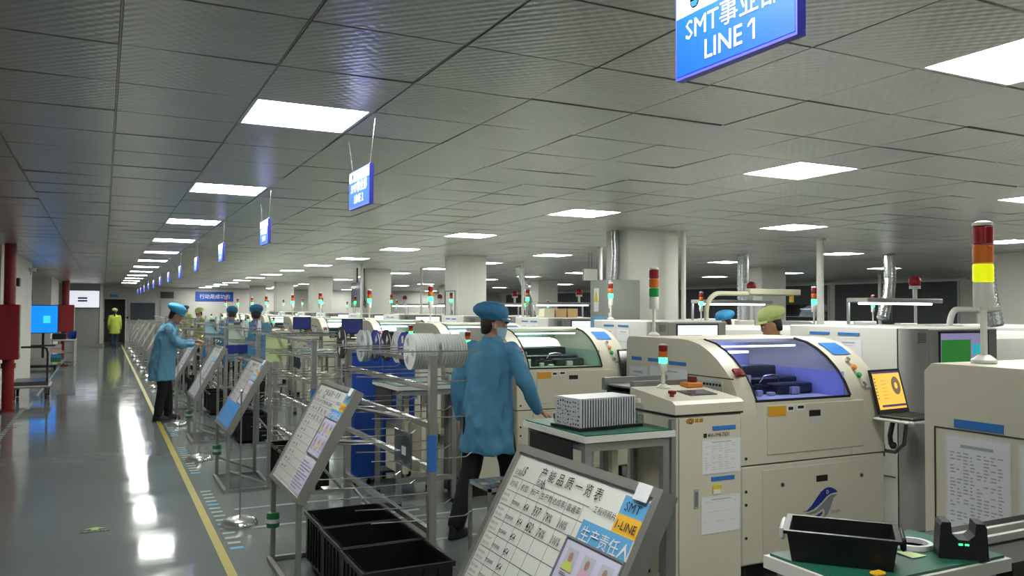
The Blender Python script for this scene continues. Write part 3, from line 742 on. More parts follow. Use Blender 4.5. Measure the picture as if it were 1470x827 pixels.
    for (yy, zz, m_) in ((.17, 1.345, 'steel_bright'), (.115, 1.295, 'button_orange'), (.075, 1.245, 'button_green'), (.035, 1.185, 'steel_bright')):
        n_ = Vector((0, -.75, .66)); p_ = Vector((1.10, yy, zz)); q = MB().cyl(p_, p_+n_*.02, .017, n=10).build('button', m_, t, 40)
        MB().slab(p_+Vector((.015, 0, -.02))-n_*.0, X3, Vector((0,.66,.75)), n_, 0, .05, -.012, .004, -.004, .005).build('button_plate', 'ink_grey', q)
    # side notices on the left flank
    MB().box(-.004, 0, 1.02, 1.14, 1.32, 1.345).build('side_label', 'blue_label', t); MB().box(-.004, 0, .80, .94, 1.32, 1.345).build('side_label', 'blue_label', t); MB().box(-.004, 0, .52, .70, 1.31, 1.335).build('side_label', 'blue_label', t)
    paper(t, (-.0, 1.17, .78), -Y3, Z3, -X3, .22, .5, 18, seed=3)
    paper(t, (-.0, .92, 1.0), -Y3, Z3, -X3, .42, .29, 10, seed=4, cols=6)
    MB().box(-.003, 0, .06, .50, 1.255, 1.262).box(-.003, 0, .495, .502, .80, 1.26).build('side_seam', 'seam', t)
    c = MB().box(-.006, 0, .16, .42, 1.0, 1.24).build('calendar', 'paper_grey', t)
    q = MB()
    for a in range(8): q.box(-.008, -.006, .17+.03*a, .19+.03*a, 1.205, 1.22)
    for a in range(4): q.box(-.008, -.006, .18, .25, 1.04+.035*a, 1.05+.035*a)
    q.build('print', 'ink', c)
    for a, b_ in ((.06,.06),(1.2,.06),(.06,1.15),(1.2,1.15)): MB().cyl((a,b_,0), (a,b_,.02), .045, n=12).cyl((a,b_,.02), (a,b_,.14), .018, n=8).build('foot', 'rubber', t)
    return t
def laptop_arm(parent):      # bracket and tray in front of the right flank of the printer
    a = MB().box(1.26, 1.29, .02, .10, .70, .78).tube([(1.275,.04,.74),(1.29,-.06,.74),(1.30,-.12,.80),(1.30,-.14,.96)], .013, 8).build('arm', 'steel_dark', parent, 50)
    MB().box(1.12, 1.50, -.30, -.02, .962, .978, .006).tube([(1.125,-.03,.97),(1.125,-.27,.97),(1.15,-.305,.97),(1.50,-.305,.97)], .010, 6).build('tray', 'tower_grey', a)
    MB().tube([(1.20,-.1,.80),(1.19,-.1,.86),(1.22,-.1,.955)], .016, 8).sphere((1.195,-.12,.80), .025, 10, 6).build('clamp_lever', 'black_plastic', a)
def make_laptop(loc, rz, label, on=True, group=None):
    t = thing('laptop', label, 'laptop', loc, rz, group)
    MB().box(-.17, .17, -.12, .12, 0, .018, .004).build('base', 'black_plastic', t)
    MB().box(-.15, .15, -.03, .10, .018, .020).build('keyboard', 'rubber', t)
    ux, uy, un = X3, Vector((0, .26, .966)), Vector((0, -.966, .26))
    o = Vector((-.17, .115, .018))
    s = MB().slab(o, ux, uy, un, 0, .34, 0, .30, -.012, 0).build('lid', 'black_plastic', t)
    p = MB().rect(o, ux, uy, un, .018, .322, .03, .285, .001).build('screen', 'screen_yellow' if on else 'screen_dark', s)
    if on:
        ring = MB(); c = o+ux*.255+uy*.185+un*.002; N = 24; R0, R1 = .022, .062
        vs = [c+ux*(r*.8*math.cos(2*PI*i/N))+uy*(r*math.sin(2*PI*i/N)) for r in (R0, R1) for i in range(N)]
        ring.add(vs, [(i, (i+1) % N, N+(i+1) % N, N+i) for i in range(N)]).build('ring_graphic', 'screen_ring', s)
        MB().rect(o, ux, uy, un, .05, .32, .045, .06, .002).build('task_bar', 'screen_purple', s); MB().rect(o, ux, uy, un, .018, .322, .272, .285, .002).build('title_bar', 'screen_purple', s)
        m = MB()
        for i in range(7): m.rect(o, ux, uy, un, .022, .038, .10+.022*i, .11+.022*i, .002)
        for i in range(6): m.rect(o, ux, uy, un, .09, .15, .10+.024*i, .103+.024*i, .002)
        m.build('menu_graphic', 'screen_ring', s)
    else:
        m = MB()
        for i in range(5): m.rect(o, ux, uy, un, .18, .30, .12+.025*i, .121+.025*i, .002)
        m.build('screen_graphic', 'ink_grey', s)
    return t

def make_loader():
    t = thing('board_loader', 'x', 'machine')
    MB().box(0, .47, 0, .40, .10, 1.085, .006).build('body', 'cream', t)
    MB().prism([(-.012, 1.095), (-.014, 1.15), (.015, 1.168), (.42, 1.215), (.42, 1.095)], 'x', -.015, .485).build('top_cover', 'cream', t)
    MB().box(-.012, .482, -.010, .41, 1.084, 1.096).build('seam', 'black_plastic', t)
    d = MB().box(.015, .462, -.012, .0, .14, 1.075, .003).build('door', 'cream_door', t)
    h = MB().box(.115, .150, -.016, -.011, .56, .67, .003).build('door_handle', 'machine_grey', d); MB().box(.122, .142, -.018, -.015, .575, .655).build('handle_recess', 'ink_grey', d)
    MB().box(.25, .42, -.016, -.011, .995, 1.018).build('blue_strip', 'blue_label', d); MB().box(.24, .41, -.016, -.011, .706, .729).build('blue_strip', 'blue_label', d)
    MB().text('400-998-7631', .034, (.215, -.0135, .956), X3, Z3, bold=.012, squeeze=.85).box(.185, .208, -.0145, -.012, .956, .98).build('phone_number', 'ink', d)
    em = MB(); N = 16; em.add([(.09+r*1.4*math.cos(2*PI*i/N), -.0135, 1.056+r*.85*math.sin(2*PI*i/N)) for r in (.010, .021) for i in range(N)], [(i, (i+1) % N, N+(i+1) % N, N+i) for i in range(N)])
    em.build('maker_emblem', 'gold', d); MB().text('Q', .034, (.077, -.0145, 1.044), X3, Z3, bold=.02).build('emblem_letter', 'red_switch', d)
    MB().box(.125, .150, -.0135, -.012, 1.046, 1.068).build('maker_mark', 'gold', d); MB().box(.156, .181, -.0135, -.012, 1.046, 1.068).build('maker_mark', 'gold', d)
    w_ = MB().box(.25, .315, -.015, -.012, .63, .682).build('warning_label', 'warn_yellow', d); MB().box(.255, .31, -.0165, -.015, .633, .657).build('print', 'paper', w_)
    paper(d, (.17, -.012, .748), X3, Z3, -Y3, .288, .197, 12, seed=6, cols=5)
    paper(d, (.165, -.012, .41), X3, Z3, -Y3, .288, .21, 3, seed=8, cols=11)
    ny, nz = Vector((0,.993,.115)), Vector((0,-.115,.993))
    s = MB().slab((.20, .12, 1.181), X3, ny, nz, 0, .20, 0, .13, 0, .006).build('control_panel', 'steel_dark', t)
    MB().slab((.215, .132, 1.188), X3, ny, nz, 0, .17, 0, .10, 0, .002).build('touch_screen', 'screen_slate', s)
    e = MB().cyl((.07,.13,1.175), (.07,.125,1.20), .014, n=10).build('emergency_stop', 'red_switch', t, 40); MB().cyl((.07,.125,1.20), (.07,.124,1.215), .024, n=12).build('stop_cap', 'red_lens', e, 40)
    MB().box(.34, .46, .32, .40, 1.205, 1.235, .004).build('orange_block', 'orange_part', t); MB().box(.385, .425, .34, .38, 1.235, 1.27).build('red_key', 'red_switch', t)
    tower_light(t, .19, .37, 1.20, .27, .027)
    for a in (.14, .25): MB().cyl((-.003, a, .16), (.001, a, .16), .012, n=8).build('bolt', 'black_plastic', t)
    MB().box(-.03, 0.0, .0, .03, .02, 1.07).box(-.03, 0.0, .37, .40, .02, 1.07).build('side_profile', 'aluminium', t)
    MB().box(0, .47, .05, .38, 0, .1).build('plinth', 'black_plastic', t)
    return t

def alu_frame(mb, x0, x1, y0, y1, z0, z1, s=.04, mid=True):
    for a in (x0, x1-s):
        for b in (y0, y1-s): mb.box(a, a+s, b, b+s, z0, z1)
    for z in ([z1-s, z0+.18] if mid else [z1-s]):
        mb.box(x0, x1, y0, y0+s, z, z+s).box(x0, x1, y1-s, y1, z, z+s).box(x0, x0+s, y0, y1, z, z+s).box(x1-s, x1, y0, y1, z, z+s)
TOPZ = 1.03
def make_feed_table(w=.58, d=.70, dark=True):
    t = thing('feed_table', 'x', 'table'); z1 = TOPZ-.04
    for a in (.02, w-.06):
        for b in (.03, d-.07):
            l = MB().box(a, a+.04, b, b+.04, .03, z1).build('leg', 'aluminium', t); MB().cyl((a+.02,b+.02,0), (a+.02,b+.02,.03), .03, n=8).build('foot', 'rubber', l)
    for (a0, a1, b0, b1, z) in ((.06, w-.06, .03, .07, z1-.05), (.06, w-.06, d-.07, d-.03, z1-.05), (.02, .06, .07, d-.07, z1-.05), (w-.06, w-.02, .07, d-.07, z1-.05), (.06, w-.06, .03, .07, .2), (.06, w-.06, d-.07, d-.03, .2)):
        MB().box(a0, a1, b0, b1, z, z+.04).build('rail', 'aluminium', t)
    p = MB().box(0, w, 0, d, z1, TOPZ-.007).build('top', 'machine_white', t)
    MB().box(.012, w-.012, .012, d-.012, TOPZ-.007, TOPZ).build('mat', 'green_mat', p)
    if dark:
        MB().box(-.005, .0, .12, d-.1, z1-.24, z1-.01).build('side_panel', 'black_plastic', t); MB().box(.1, w-.08, .3, d-.1, .24, .66, .01).build('control_box', 'cream', t)
        for a in (.14, .3): MB().box(a, a+.04, .2, .24, .24, z1-.05).build('support_rod', 'bottle_cap', t)
    return t

def screen_monitor(parent, o, ux, uy, un, w, h, kind):
    b = MB().slab(o, ux, uy, un, 0, w, 0, h, -.03, 0).build('monitor', 'black_plastic', parent)
    O = Vector(o)
    MB().rect(O, ux, uy, un, .015, w-.015, .015, h-.015, .001).build('screen', {'g': 'screen_lilac', 'w': 'screen_white', 'y': 'screen_pale_yellow', 'b': 'blue_dark', 'p': 'screen_white'}[kind], b)
    if kind == 'g':
        MB().rect(O, ux, uy, un, .02, w*.62, .015, h*.82, .002).build('board_view', 'screen_green', b); MB().rect(O, ux, uy, un, w*.66, w*.86, h*.5, h*.72, .002).build('detail_view', 'screen_teal', b)
    if kind == 'w': 
        MB().rect(O, ux, uy, un, .02, w*.6, .02, h*.65, .002).build('board_view', 'screen_slate', b)
        q = MB()
        for i in range(4): q.rect(O, ux, uy, un, .035+w*.14*i, .03+w*.14*i+w*.10, .06, h*.55, .003)
        q.build('part_view', 'screen_lime', b)
    return b
def make_inspector(kind='g'):
    t = thing('paste_inspector', 'x', 'machine')
    b = MB().box(0, 1.0, .08, 1.12, .12, 1.57, .01); b.build('cabinet', 'machine_white', t)
    N = 6; col = [(.0, .10)]+[(.08-.08*math.cos(a), .08-.08*math.sin(a)) for a in [PI/2*i/N for i in range(N+1)]]+[(.20, .0), (.20, .10)]
    MB().prism(col, 'z', .14, 1.56).build('corner_cover', 'machine_grey', t, 40)
    v = MB()
    for i in range(6): v.box(.09, .17, -.004, .002, 1.46+.012*i, 1.466+.012*i)
    v.build('louver', 'steel_dark', t)
    f = MB().box(.20, .98, .0, .08, .14, 1.56, .008).build('front_cover', 'machine_grey', t)
    MB().box(.24, .94, -.005, .0, .2, .80, .003).build('front_door', 'machine_white', t)
    for z in (1.05, .86, .45): MB().box(.19, .99, -.002, .0, z, z+.008).build('seam', 'seam', t)
    screen_monitor(f, Vector((.31, -.006, 1.20)), X3, Z3, -Y3, .56, .34, kind)
    paper(t, (0, .92, 1.08), -Y3, Z3, -X3, .23, .40, 12, seed=11); paper(t, (0, .64, 1.08), -Y3, Z3, -X3, .24, .40, 4, seed=12)
    MB().box(-.004, 0, .70, .90, 1.50, 1.52).build('side_label', 'blue_label', t); MB().box(-.004, 0, .42, .62, 1.50, 1.52).build('side_label', 'blue_label', t)
    for z in (.5, 1.0): MB().box(-.003, 0, .12, 1.1, z, z+.006).build('side_seam', 'seam', t)
    for a in (.08, .9):
        for c in (.12, 1.02): MB().cyl((a, c, 0), (a, c, .13), .03, n=8).build('foot', 'rubber', t)
    return t
def make_mounter():
    t = thing('placement_machine', 'x', 'machine')
    MB().box(0, 1.55, 0, 1.25, .10, .95, .012).build('base', 'machine_white', t)
    MB().prism([(0, .95), (.02, 1.05), (.30, 1.46), (.38, 1.50), (1.22, 1.50), (1.25, 1.47), (1.25, .95)], 'x', 0, 1.55).build('hood', 'machine_white', t, 20)
    MB().slab((.25, .045, 1.075), X3, Vector((0,.564,.826)), Vector((0,-.826,.564)), 0, 1.05, 0, .40, 0, .004).build('window', 'glass_dark', t)
    MB().box(.1, 1.45, -.04, 0, .72, .93, .008).build('feeder_bank', 'steel_dark', t)
    screen_monitor(t, Vector((1.12, -.02, 1.16)), X3, Z3, -Y3, .36, .28, 'w')
    MB().box(1.2, 1.4, -.0, .3, 1.10, 1.16).build('monitor_arm', 'machine_grey', t)
    MB().box(-.004, 0, .3, .55, 1.0, 1.35).box(-.004, 0, .62, .86, 1.0, 1.35).build('side_sheet', 'paper', t)
    tower_light(t, 1.46, .30, 1.47, .5)
    for a in (.08, 1.45):
        for c in (.08, 1.15): MB().cyl((a, c, 0), (a, c, .11), .035, n=8).build('foot', 'rubber', t)
    return t
def make_station():
    t = thing('inspection_bench', 'x', 'bench')
    for a in (0, 1.36):
        for c in (0, .66): MB().box(a, a+.04, c, c+.04, 0, .8).build('leg', 'aluminium', t)
    MB().box(-.02, 1.42, -.02, .72, .8, .84).build('worktop', 'machine_white', t)
    for a in (.02, 1.36): MB().box(a, a+.03, .66, .69, .84, 1.86).build('post', 'aluminium', t)
    l = MB().box(-.05, 1.45, .30, .62, 1.80, 1.86, .01).build('lamp_hood', 'machine_grey', t)
    MB().box(.02, 1.38, .42, .50, 1.775, 1.80).build('lamp_tube', 'tube_light', l)
    MB().box(.0, 1.40, .60, .70, 1.30, 1.34).build('shelf', 'machine_white', t)
    MB().box(.15, .45, .56, .70, 1.345, 1.55, .01).build('instrument', 'machine_white', t); MB().box(.60, .78, .56, .70, 1.345, 1.5, .01).build('instrument', 'wood_panel', t); MB().box(.95, 1.3, .58, .70, 1.345, 1.52, .01).build('instrument', 'cream', t)
    MB().box(.17, .43, .555, .56, 1.40, 1.5).build('dial', 'screen_dark', t)
    b = MB().cyl((1.2, .55, 1.86), (1.2, .55, 2.02), .03, n=10).build('beacon_post', 'tower_grey', t); MB().sphere((1.2, .55, 2.10), .085, 12, 8).build('beacon', 'red_lens', b, 60); MB().cyl((1.2,.55,2.0), (1.2,.55,2.04), .075, n=12).build('beacon_base', 'tower_grey', b)
    return t

# ------------------------------------------------------------------ aisle furniture
BO, BU = Vector((1.02, 0, .55)), None
def make_board(k, full):
    y = 1.80+3.0*(k-1)
    t = thing('status_board', 'x', 'board', (0, y, 0))
    ux = Vector((0, -1, 0)); uy = Vector((.35, 0, .64)).normalized(); un = ux.cross(uy); L = .73; W = .85
    if un.x > 0: un = -un
    o = Vector((1.02, W, .55))
    f = MB().frame(o, ux, uy, un, W, L, .028, .012); f.slab(o, ux, uy, un, 0, W, 0, L, -.045, 0)
    fr = f.build('frame', 'steel', t)
    pn = MB().rect(o, ux, uy, un, .028, W-.028, .028, L-.028, .002).build('panel', 'whiteboard', t)
    MB().slab(o, ux, uy, un, W-.11, W-.045, L-.05, L+.0, .012, .0135).build('corner_label', 'paper', t)
    # posts and floor frame
    for yy in (.03, W-.03):
        MB().box(1.02, 1.05, yy-.015, yy+.015, .03, .56).build('front_post', 'steel', t)
        MB().box(1.38, 1.41, yy-.015, yy+.015, .03, 1.14).build('rear_post', 'steel', t)
        MB().box(1.0, 1.44, yy-.015, yy+.015, 0, .03).build('floor_rail', 'steel', t)
        MB().tube([(1.035, yy, .20), (1.395, yy, .05)], .012, 6).build('brace', 'steel', t)
    for (a0, a1, b0, b1, z) in ((1.0, 1.03, .045, W-.045, 0), (1.41, 1.44, .045, W-.045, 0)): MB().box(a0, a1, b0, b1, z, z+.03).build('cross_rail', 'steel', t)
    r = MB().lathe([(.022, 0), (.042, .005), (.045, .05), (.040, .10), (.022, .105)], (1.035, W-.03, .22), 14).build('tape_roll', 'green_tape', t, 40)
    MB().lathe([(.0465, .035), (.0465, .06)], (1.035, W-.03, .22), 14).build('tape_band', 'paper', r)
    S = lambda a0, a1, b0, b1, c: MB().rect(o, ux, uy, un, a0, a1, L-b1, L-b0, c)
    S(W-.155, W-.04, .045, .10, .004).build('line_tag', 'label_blue_soft', pn); S(W-.155, W-.04, .10, .155, .004).build('line_tag', 'label_yellow', pn)
    S(W-.30, W-.045, .155, .235, .004).build('owner_tag', 'label_blue_soft', pn)
    ph = S(W-.335, W-.035, .215, .46, .006).build('photo_sheet', 'paper_lilac', pn)
    MB().frame(o+ux*(W-.335)+uy*(L-.46)+un*.0065, ux, uy, un, .30, .245, .006, .004).build('sheet_edge', 'ink_grey', ph)
    s2 = S(W-.335, W-.035, .485, .69, .005).build('notice_sheet', 'paper_lilac', pn)
    T_ = lambda mb, s, size, a, b, al='LEFT', bold=0, sq=1: mb.text(s, size, o+ux*a+uy*(L-b)+un*.0075, ux, uy, al, bold, sq)
    ln = MB()
    def line(a0, a1, b0, b1): ln.rect(o, ux, uy, un, a0, a1, L-b1, L-b0, .003)
    rows = [.115, .165]+[.165+.052*i for i in range(1, 11)]
    for b in rows: line(.04, W-.30 if b < .2 else W-.345, b, b+.0022)
    for a in (.115, .20, .265, .34, .43): line(a, a+.0022, .115, rows[-1])
    line(.52, .522, .115, .215)
    ln.build('ruling', 'ink_grey', pn)
    tx = MB(); T_(tx, '产 能 品 质 一 览 表', .044, .215, .088, bold=.002); 
    if full:
        T_(tx, '日期', .022, .05, .105); T_(tx, '班次', .022, .215, .112)
        for a, s in ((.055, '时间'), (.135, '机型'), (.21, '标产'), (.275, '生产数'), (.355, '达成率'), (.445, '直通率')): T_(tx, s, .026, a, .15)
        T_(tx, '工程师照片', .024, W-.27, .125)
        for i in range(10): T_(tx, '%d:00-%d:00' % (8+i, 9+i), .014, .044, .188+.052*i, sq=.8); T_(tx, '%d:30-%d:30' % (8+i, 9+i), .014, .044, .208+.052*i, sq=.8)
        T_(tx, 'SMT', .04, W-.097, .088, 'CENTER'); T_(tx, '%d-LINE' % k, .036, W-.097, .142, 'CENTER')
        ot = MB(); T_(ot, '生产责任人', .05, W-.285, .212, bold=.0); ot.build('owner_lettering', 'paper', pn)
    else:
        for i in range(10): T_(tx, '8:00', .02, .05, .20+.052*i, bold=.02)
    q = tx.build('lettering', 'ink', pn)
    if k > 1: q['kind'] = 'stuff'
    if full:
        it = uy+ux*.12
        H_ = lambda s, size, a, b, sq=.75: MB().text(s, size, o+ux*a+uy*(L-b)+un*.0078, ux, it, 'LEFT', .006 if s[0] != 'm' else 0, sq).build('handwritten_mark', 'ink', pn)
        H_('15', .05, .088, .105); H_('b', .05, .255, .122)
        for i in range(9): H_('mmwww', .030, .119, .205+.052*i, .5); H_('454', .034, .207, .208+.052*i, .6)
        for i, (a, b, c) in enumerate((('337', '78%', '100%'), ('432', '76%', '100%'))):
            H_(a, .046, .27, .210+.053*i, .65); H_(b, .040, .348, .210+.053*i, .7); H_(c, .040, .436, .210+.053*i, .6)
    # portraits on the lilac sheet
    for r_ in range(2):
        for c_ in range(3):
            a0, b0 = W-.305+.09*c_, .245+.10*r_
            p_ = S(a0, a0+.06, b0, b0+.065, .0075).build('portrait', 'photo_back', ph)
            q = o+ux*(a0+.03)+uy*(L-b0-.065)+un*.0085
            MB().poly([q+ux*a+uy*b for a, b in ((-.028,0),(.028,0),(.024,.018),(.012,.028),(-.012,.028),(-.024,.018))]).build('portrait_coat', 'photo_coat' if (r_+c_) % 2 == 0 else 'photo_pink', p_)
            MB().poly([q+un*.0005+ux*(.011*math.cos(a))+uy*(.040+.015*math.sin(a)) for a in [2*PI*i/10 for i in range(10)]]).build('portrait_face', 'photo_skin', p_)
            MB().rect(q, ux, uy, un, -.026, .02, -.016, -.013, 0).rect(q, ux, uy, un, -.026, .005, -.010, -.007, 0).build('portrait_caption', 'ink_grey', p_)
    nt = MB()
    for i in range(10): nt.rect(o, ux, uy, un, W-.32, W-.32+.15+.11*abs(math.sin(i*2.1)), L-.51-.018*i, L-.506-.018*i, .0065)
    nt.build('print', 'ink_grey', s2)
    return t

def make_reel(m, r=.112, w=.016):
    t = thing('tape_reel', 'x', 'reel')
    N = 20; hub = r*.32
    fl = MB()
    for x in (0, w-.002): fl.lathe([(.014, x), (r, x), (r, x+.002), (.014, x+.002), (.014, x)], (0,0,0), N, 'x')
    fl.build('flange', m, t, 40)
    MB().lathe([(hub, .002), (r*.86, .002), (r*.86, w-.002), (hub, w-.002), (hub, .002)], (0,0,0), N, 'x').build('tape', 'reel_clear' if m in ('reel_white', 'reel_clear') else 'paper', t, 40)
    sp = MB()
    for i in range(3):
        a = 2*PI*i/3; c, s = math.cos(a), math.sin(a)
        sp.add([(-.0012, r*.36*math.cos(a+d), r*.36*math.sin(a+d)) for d in (-.35, .35)]+[(-.0012, r*.8*math.cos(a+d), r*.8*math.sin(a+d)) for d in (.28, -.28)], [(0,1,2,3)])
    sp.build('flange_opening', 'paper' if m in ('reel_blue', 'reel_black') else 'ink_light', t)
    return t
def make_rack(label, group, loc, y1=1.83):
    t = thing('reel_rack', label, 'rack', loc, 0, group)
    for y in (0, y1):
        MB().box(-.022, .022, y-.022, y+.022, .03, 1.41).build('post', 'steel', t)
        MB().box(-.02, .30, y-.02, y+.02, 0, .03).build('foot_rail', 'steel', t)
        MB().tube([(.26, y, .03), (0, y, .34)], .014, 6).build('brace', 'steel', t)
    for z in (.39, .75, 1.0, 1.22):
        r_ = MB().box(-.016, .016, .022, y1-.022, z-.016, z+.016).build('rail', 'steel_bright', t)
        for q in range(5):
            y = .2+q*.34; MB().tube([(-.30, y, z+.035), (-.02, y, z+.020), (.30, y, z+.02), (.34, y, z+.045)], .004, 5).build('peg', 'steel_bright', r_)
    MB().box(-.01, .01, .022, y1-.022, 1.36, 1.385).build('top_rail', 'steel', t)
    for y in (.08, .28, .62, .9, 1.15, 1.72): MB().tube([(-.36, y, 1.43), (.36, y, 1.43)], .005, 6).build('reel_rod', 'steel_bright', t)
    MB().box(-.024, -.0222, -.02, .02, .74, .95).box(-.02, .02, -.0235, -.0222, .74, .95).build('post_label', 'blue_label', t)
    return t
def make_crate(label, group, loc, w=.50, d=.40, h=.30, rz=0.0):
    t = thing('parts_crate', label, 'crate', loc, rz, group)
    b = MB(); s = .012
    b.box(0, w, 0, d, 0, s).box(0, s, 0, d, s, h).box(w-s, w, 0, d, s, h).box(s, w-s, 0, s, s, h).box(s, w-s, d-s, d, s, h)
    b.build('shell', 'black_bin', t)
    MB().frame((-.012, -.012, h-.025), X3, Y3, Z3, w+.024, d+.024, .022, .025).build('rim', 'black_bin', t)
    rb = MB()
    for i in range(1, 6): rb.box(i*w/6-.004, i*w/6+.004, -.008, 0, .02, h-.025).box(-.008, 0, i*d/6-.004, i*d/6+.004, .02, h-.025)
    rb.build('rib', 'black_bin', t)
    MB().box(w*.55, w*.7, -.0095, -.008, h*.5, h*.72).build('label', 'paper', t)
    return t
def make_stanchion():
    t = thing('floor_stand', 'x', 'stand')
    MB().lathe([(.135, 0), (.138, .02), (.125, .045), (.10, .06), (.03, .072), (.012, .08)], (0,0,0), 28).build('base', 'steel_bright', t, 40)
    MB().cyl((0,0,.07), (0,0,1.02), .006, n=8).build('rod', 'steel', t)
    MB().lathe([(.006, 1.02), (.014, 1.025), (.014, 1.04), (0, 1.05)], (0,0,0), 10).build('finial', 'steel_bright', t, 40)
    return t

# ------------------------------------------------------------------ the production lines
LINES = range(0, 11)
XO = {0: -.72, 1: 0, 2: 0, 3: .5, 4: .5, 5: .35, 6: .4, 7: .3, 8: .4, 9: .4, 10: .4}
def y0(k): return 3.83+3.0*(k-1)
NAMES = ['nearest', 'first', 'second', 'third', 'fourth', 'fifth', 'sixth', 'seventh', 'eighth', 'ninth', 'tenth']
blue = make_printer('blue'); blue.location = (3.47, y0(1), 0)
blue['label'] = 'cream paste printer with blue lit window and bird emblem'
tower_light(blue, .18, 1.12, 1.49, .5, .036, 'dim'); laptop_arm(blue)
green = make_printer('green'); green.location = (3.47, y0(2), 0)
green['label'] = 'cream paste printer with pale green window behind the masked worker'
laptop_arm(green)
for k in LINES:
    if k in (1, 2): continue
    c = copy_tree(green, (3.47+XO[k], y0(k)-(.0 if k else -.01), 0), skip=('arm',) if k == 0 else ())
    if k == 0: c['label'] = 'cream machine flank with taped sheets under the big signal tower'
    elif k <= 4: c['label'] = 'cream paste printer with pale green window in the %s machine line' % NAMES[k]
    else: c['label'] = 'cream paste printer in a far machine line behind the reel racks'; c['group'] = 'far paste printers'
    tower_light(c, .20, 1.11, 1.49, .52, .036, 'yellow' if k == 0 else 'green')
    if k == 0:
        for ob in KIDS[c]:
            if ob.name.startswith(('calendar', 'side_seam', 'side_label', 'notice_sheet')): 
                for q in KIDS.get(ob, []): bpy.data.objects.remove(q)
                bpy.data.objects.remove(ob)
        KIDS[c] = []
        paper(c, (0, 1.125, .80), -Y3, Z3, -X3, .24, .44, 30, seed=21, cols=8); paper(c, (0, .86, .80), -Y3, Z3, -X3, .24, .44, 16, seed=22)
        MB().box(-.004, 0, .91, 1.09, 1.265, 1.295).build('side_label', 'blue_label', c); MB().box(-.004, 0, .64, .82, 1.265, 1.295).build('side_label', 'blue_label', c)
        MB().box(-.003, 0, .10, 1.17, 1.255, 1.26).box(-.003, 0, 1.165, 1.17, .18, 1.255).build('side_seam', 'seam', c)
make_laptop((3.47+1.32, y0(1)-.16, .979), R(6), 'open black laptop with a yellow screen on the printer arm')
make_laptop((3.47+1.32, y0(2)-.16, .979), R(6), 'open black laptop with a dark screen behind the finned block', False)
for k in (3, 4): make_laptop((3.47+XO[k]+1.32, y0(k)-.16, .979), R(6), 'open black laptop with a dark screen in a far machine line', False, 'far laptops')

ld = make_loader(); ld.location = (2.88, 3.70, 0); ld['label'] = 'narrow cream board loader with taped sheets and a phone number'
for k in LINES:
    if k < 2: continue
    c = copy_tree(ld, (2.88+XO[k], 3.70+3*(k-1), 0), label='narrow cream board loader in a machine line behind the reel racks', group='far board loaders')
ft = make_feed_table(); ft.location = (2.235, 3.62, 0); ft['label'] = 'feed table with green mat carrying the finned metal block'
for k in LINES:
    if k < 2: continue
    copy_tree(ft, (2.225+XO[k], 3.62+3*(k-1), 0), label='feed table with green mat in a machine line behind the reel racks', group='far feed tables')
t = thing('infeed_conveyor', 'short aluminium conveyor behind the loader of the first line', 'conveyor', (2.93, 4.16, 0))
MB().box(0, .50, .02, .06, 1.16, 1.24).box(0, .50, .34, .38, 1.16, 1.24).box(.02, .48, .06, .34, 1.19, 1.20).build('track', 'aluminium', t)
MB().box(.04, .46, .02, .38, .95, 1.16).build('housing', 'black_plastic', t)
for a in (.03, .42):
    for b in (.03, .33): MB().box(a, a+.04, b, b+.04, 0, .95).build('leg', 'aluminium', t)
sp = make_inspector('g'); sp.location = (5.05, y0(1)+.05, 0); sp['label'] = 'white inspection machine with a green board image on its monitor'
for k in LINES:
    if k < 2: continue
    if k == 2:
        c = make_inspector('w'); c.location = (5.05, y0(2)+.05, 0); c['label'] = 'white inspection machine with four green blocks on its monitor'; sw = c
    else: c = copy_tree(sw, (5.05+XO[k], y0(k)+.05, 0), label='white inspection machine in a far machine line', group='far inspection machines')
    if k < 8: tower_light(c, .12, .95, 1.57, .42, .028)
mt = make_mounter(); mt.location = (6.25, y0(1)+.1, 0); mt['label'] = 'white placement machine beside the inspection machine of the first line'
for k in LINES:
    if k < 2: continue
    copy_tree(mt, (6.25+.2*(k > 2)+.55*(k > 2), y0(k)+.1, 0), label='white placement machine in a machine line beyond the inspection machines', group='far placement machines')
st = make_station(); st.location = (8.72, y0(1)+.3, 0); st['label'] = 'inspection bench with lamp hood beyond the big signal tower'
for k in LINES:
    if k < 2: continue
    copy_tree(st, (8.72+.1*(k % 3), y0(k)+.3, 0), label='inspection bench with bright lamp hood far down the hall', group='far inspection benches')
for k in (2, 3, 4, 5, 7, 9):
    copy_tree(mt, (10.6+.3*(k % 2), y0(k)+.1, 0), label='white placement machine near the dark blinds', group='placement machines by the blinds')
# vented grey oven behind the first inspection machine
t = thing('reflow_oven', 'long grey oven with perforated front at the right end of the first line', 'oven', (10.15, y0(1)+.1, 0))
MB().box(0, 3.2, 0, 1.2, .1, 1.35, .02).build('body', 'machine_grey', t); MB().prism([(0, 1.35), (.15, 1.52), (1.05, 1.52), (1.2, 1.35)], 'x', .1, 3.1).build('hood', 'machine_white', t)
v = MB()
for i in range(14): v.box(.1, 1.4, -.004, 0, .95+.022*i, .958+.022*i)
v.build('vent', 'steel_dark', t)
for a in (.1, 3.0): MB().box(a, a+.08, .05, 1.15, 0, .1).build('foot', 'rubber', t)

def own(base, what):
    for o in COL.objects:
        if o.parent is None and o.name.split('.')[0] == base and o.get('group') and o.get('label') != what:
            k = round((o.location.y-3.9)/3.0)+1
            if 2 <= k <= 4: o['label'] = what+' in the %s machine line' % NAMES[k]; del o['group']
for base, what in (('board_loader', 'narrow cream board loader'), ('feed_table', 'feed table with green mat'), ('paste_inspector', 'white inspection machine'), ('inspection_bench', 'inspection bench with bright lamp hood')): own(base, what)
